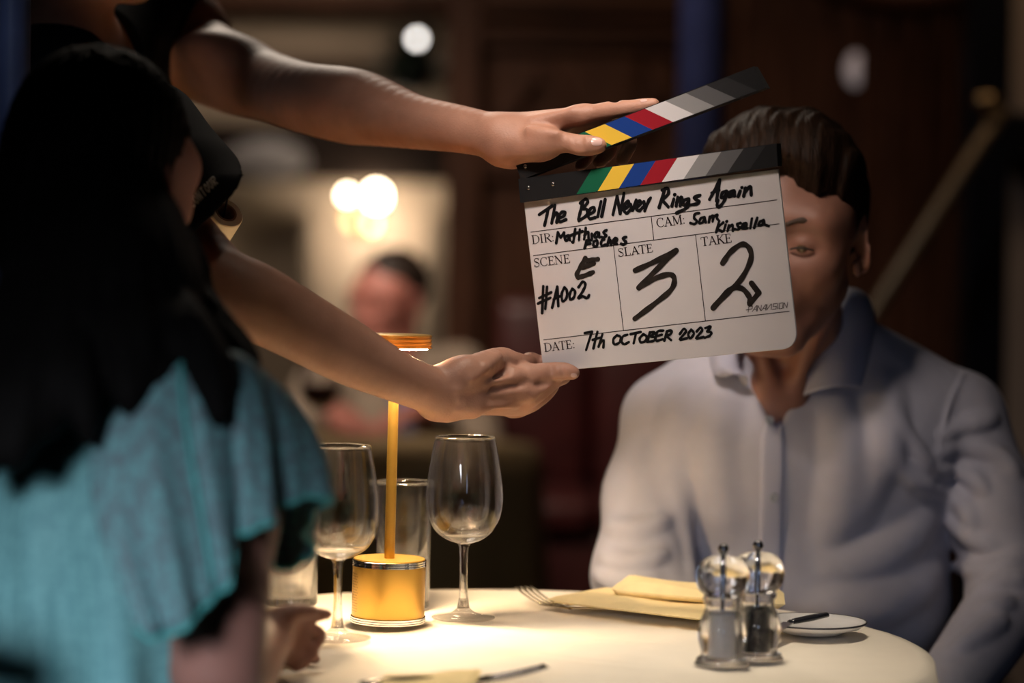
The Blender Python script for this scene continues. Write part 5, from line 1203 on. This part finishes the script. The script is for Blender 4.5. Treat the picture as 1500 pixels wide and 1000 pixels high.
hemL = [(205, 915, 1.775), (238, 935, 1.765), (282, 906, 1.77), (330, 858, 1.785), (350, 790, 1.795), (400, 757, 1.815), (463, 727, 1.87), (458, 785, 1.93), (418, 832, 1.95), (385, 800, 1.97)]
topL = [(140, 640, 1.80), (185, 590, 1.795), (235, 550, 1.80), (285, 523, 1.82), (325, 514, 1.845), (355, 520, 1.87), (385, 548, 1.90), (392, 570, 1.93), (385, 590, 1.95), (370, 600, 1.97)]
hl = spl([P(*q) for q in hemL], 8); tl_ = spl([P(*q) for q in topL], 8); m_ = len(hl); nrow = 18; vs = []
for j in range(nrow):
    u = j/(nrow-1)
    for i in range(m_):
        p = tl_[i]*(1-u)+hl[i]*u; o = unit((p-SRw)*V(1, 1, 0.2)); p = p+o*(0.016*math.sin(PI*u**0.8)+0.009*u*math.sin(i*0.55)+0.004*u*math.sin(i*1.3+1)); vs.append(p)
fs = [(j*m_+i, j*m_+i+1, (j+1)*m_+i+1, (j+1)*m_+i) for j in range(nrow-1) for i in range(m_-1)]
so = mesh('flutter_sleeve', vs, fs, TURQ2, tw); md = so.modifiers.new('thickness', 'SOLIDIFY'); md.thickness = 0.0012
MB().tube(vs[-m_:], 0.0024, 8).build('hem_edging', HEM, so)
MB().tube([v+unit((v-SRw)*V(1, 1, 0.3))*0.002 for v in [vs[j*m_+int(m_*0.30)] for j in range(nrow-1)]], 0.002, 6).build('seam', HEM, so)
t = dining_chair(HIPw[0]-0.02, HIPw[1]-0.02, math.atan2(fh[1], fh[0])-PI/2, 'dark wooden dining chair under the woman in turquoise')

# ---------------- the man at the far table
BH = P(570, 443, 5.9); BRt = frame(V(-0.62, -0.78, -0.08)); bm_ = Sdf(); Wb = head_sdf(bm_, BH, BRt, 1.03, 0.03)
SLb, SRb = P(672, 545, 6.0), P(468, 575, 5.75); NBb = (SLb+SRb)/2+V(0, 0.02, 0.055); ch = (SLb+SRb)/2
bm_.cone(NBb, BH+BRt @ V(0, -0.02, -0.05), 0.062, 0.056, 0.03)
HB = V(ch[0], ch[1]+0.03, 0.54)
def torb(s, e):
    lf_ = unit((SLb-SRb)*V(1, 1, 0)); s.cone(NBb-V(0, 0, 0.02), SLb, 0.05+e, 0.058+e, 0.04); s.cone(NBb-V(0, 0, 0.02), SRb, 0.05+e, 0.058+e, 0.04)
    for sg in (-1, 1): s.cone(ch-V(0, 0, 0.12)+lf_*0.07*sg, HB+V(0, 0, 0.15)+lf_*0.07*sg, 0.115+e, 0.125+e, 0.06); s.cone(HB+V(0, 0, 0.15)+lf_*0.07*sg, HB+lf_*0.07*sg, 0.125+e, 0.12+e, 0.06)
torb(bm_, -0.01)
ERb, WRb = P(430, 690, 5.62), V(-0.40, 5.36, 0.790); ELb, WLb = P(700, 690, 5.85), V(-0.21, 5.40, 0.795)
bm_.chain([SRb, ERb, WRb], [0.048, 0.04, 0.028], 0.03); bm_.chain([SLb, ELb, WLb], [0.048, 0.04, 0.028], 0.03)
GB = P(468, 632, 5.36)
simple_hand(bm_, WRb, V(0.25, -0.95, -0.08), V(0, 0, 1), V(0.9, 0.3, 0), 1.0, 0.25)
simple_hand(bm_, WLb, V(-0.5, -0.6, -0.1), V(0, 0, 1), V(-0.6, 0.5, 0), 1.0, 0.4)
bt = Sdf(); kn = [V(HB[0]-0.12, HB[1]-0.44, 0.54), V(HB[0]+0.10, HB[1]-0.45, 0.54)]; ft = [V(HB[0]-0.12, HB[1]-0.36, 0), V(HB[0]+0.10, HB[1]-0.36, 0)]
sitting_legs(bm_, bt, (HB-V(0.09, 0, 0), HB+V(0.09, 0, 0)), kn, ft)
tb = thing('person', 'ruddy-faced man in a tan jacket seated at the far table', 'person', (HB[0], HB[1], 0))
bm_.build('body', SKINR, tb, 0.004, whole=True); eyes(Wb, BRt, 1.03, tb)
bt.build('trousers', DENIM, tb, 0.008)
for f_ in ft: shoe(tb, f_, (0, -1))
bh = Sdf(); E3 = lambda p, r, k, op=1: bh.ell(Wb(*p), np.array(r)*1.03, BRt, k, op)
E3((0, -0.022, 0.045), (0.083, 0.102, 0.092), 0.01); E3((0, 0.095, 0.005), (0.075, 0.062, 0.098), 0.012, -1)
for sg in (-1, 1): E3((0.09*sg, 0.0, -0.02), (0.03, 0.022, 0.04), 0.008, -1)
bh.cone(Wb(-0.2, 0.02, -0.09), Wb(0.2, 0.02, -0.09), 0.075, 0.075, 0.015, -1); bh.cone(Wb(-0.2, -0.10, -0.13), Wb(0.2, -0.10, -0.13), 0.085, 0.085, 0.015, -1)
bh.disp = lambda p: sines(p, 51, 120, 4, 0.003); bh.damp = 0.004; bh.build('hair', mat('dark_brown_hair2', (0.02, 0.012, 0.008), 0.5, var=0.4, vscale=50), tb, 0.005)
for sg in (-1, 1):
    MB().tube(spl([Wb(sg*x, y, z) for x, y, z in ((0.014, 0.092, 0.022), (0.032, 0.090, 0.027), (0.050, 0.074, 0.021))], 5), 0.0042, 8, flat=0.7).build('eyebrow', MATS['brow_hair'], tb)
bj = Sdf(); torb(bj, 0.008); bj.chain([SRb, ERb, WRb*0.85+ERb*0.15], [0.066, 0.06, 0.045], 0.03); bj.chain([SLb, ELb, WLb*0.85+ELb*0.15], [0.066, 0.06, 0.045], 0.03)
fwb = unit(np.cross(unit(SLb-SRb), V(0, 0, 1))); 
if fwb[1] > 0: fwb = -fwb
bj.cone(NBb+fwb*0.10+V(0, 0, 0.03), ch+fwb*0.16-V(0, 0, 0.26), 0.075, 0.045, 0.012, -1); bj.cone(NBb+V(0, 0, 0.01), NBb+V(0, 0, 0.12), 0.066, 0.09, 0.008, -1)
bj.disp = lambda p: sines(p, 61, 30, 5, 0.006); bj.damp = 0.007
bj.build('jacket', mat('tan_tweed', (0.30, 0.24, 0.18), 0.9, var=0.15, vscale=120), tb, 0.006)
bs = Sdf(); torb(bs, -0.002); bs.cone(NBb+V(0, 0, 0.02), NBb+V(0, 0, 0.12), 0.056, 0.085, 0.006, -1); bs.build('shirt', mat('blue_shirt', (0.16, 0.19, 0.33), 0.8, var=0.1), tb, 0.007)
dining_chair(HB[0], HB[1]+0.06, PI, 'dark wooden dining chair under the man in the tan jacket')
# his glass of red wine
pr = wine_profile()*1.05; base_z = 0.0
gl = V(-0.395, 4.80, 0.7485)
t = thing('wine_glass', 'glass of red wine standing on the far table by the man in the tan jacket', 'wine glass', gl)
glass_parts(t, gl, 1.05)
MB().lathe([(0, 0.0925), (0.020, 0.0955), (0.031, 0.104), (0.0385, 0.118), (0.0412, 0.132), (0.0412, 0.140), (0, 0.140)], gl, 40).build('red_wine', mat('red_wine', (0.10, 0.005, 0.008), 0.15), t)
# far table under a cloth
cx, cy, r_ = -0.30, 5.02, 0.36
t = thing('round_table', 'small round table in front of the man in the tan jacket', 'table', (cx, cy, 0))
MB().lathe([(0, 0.715), (r_-0.01, 0.715), (r_-0.01, 0.742), (0, 0.742)], (cx, cy, 0), 48).build('tabletop', WOOD, t, sharp=40)
MB().lathe([(0, 0.0), (0.2, 0), (0.2, 0.015), (0.04, 0.04), (0.03, 0.4), (0.05, 0.714), (0, 0.714)], (cx, cy, 0), 32).build('pedestal', BLACKM, t)
vs = []; fs = []; na = 96; nr = 12
for i in range(nr+1):
    for k in range(na):
        a = 2*PI*k/na
        if i <= 3: r2, z = r_*(0.02+0.98*i/3.0), 0.7475-0.001*(i == 3)
        else: u = (i-3)/(nr-3.0); r2 = r_+0.008+0.02*u+0.02*u*math.sin(a*11); z = 0.744-0.48*u
        vs.append((cx+r2*math.cos(a), cy+r2*math.sin(a), z))
fs = [(i*na+k, (i+1)*na+k, (i+1)*na+(k+1) % na, i*na+(k+1) % na) for i in range(nr) for k in range(na)]+[tuple(range(na))]
tag(mesh('tablecloth', vs, fs, mat('ochre_cloth', (0.30, 0.22, 0.11), 0.9, var=0.05), None), 'ochre cloth over the far table by the tan-jacketed man', 'tablecloth')
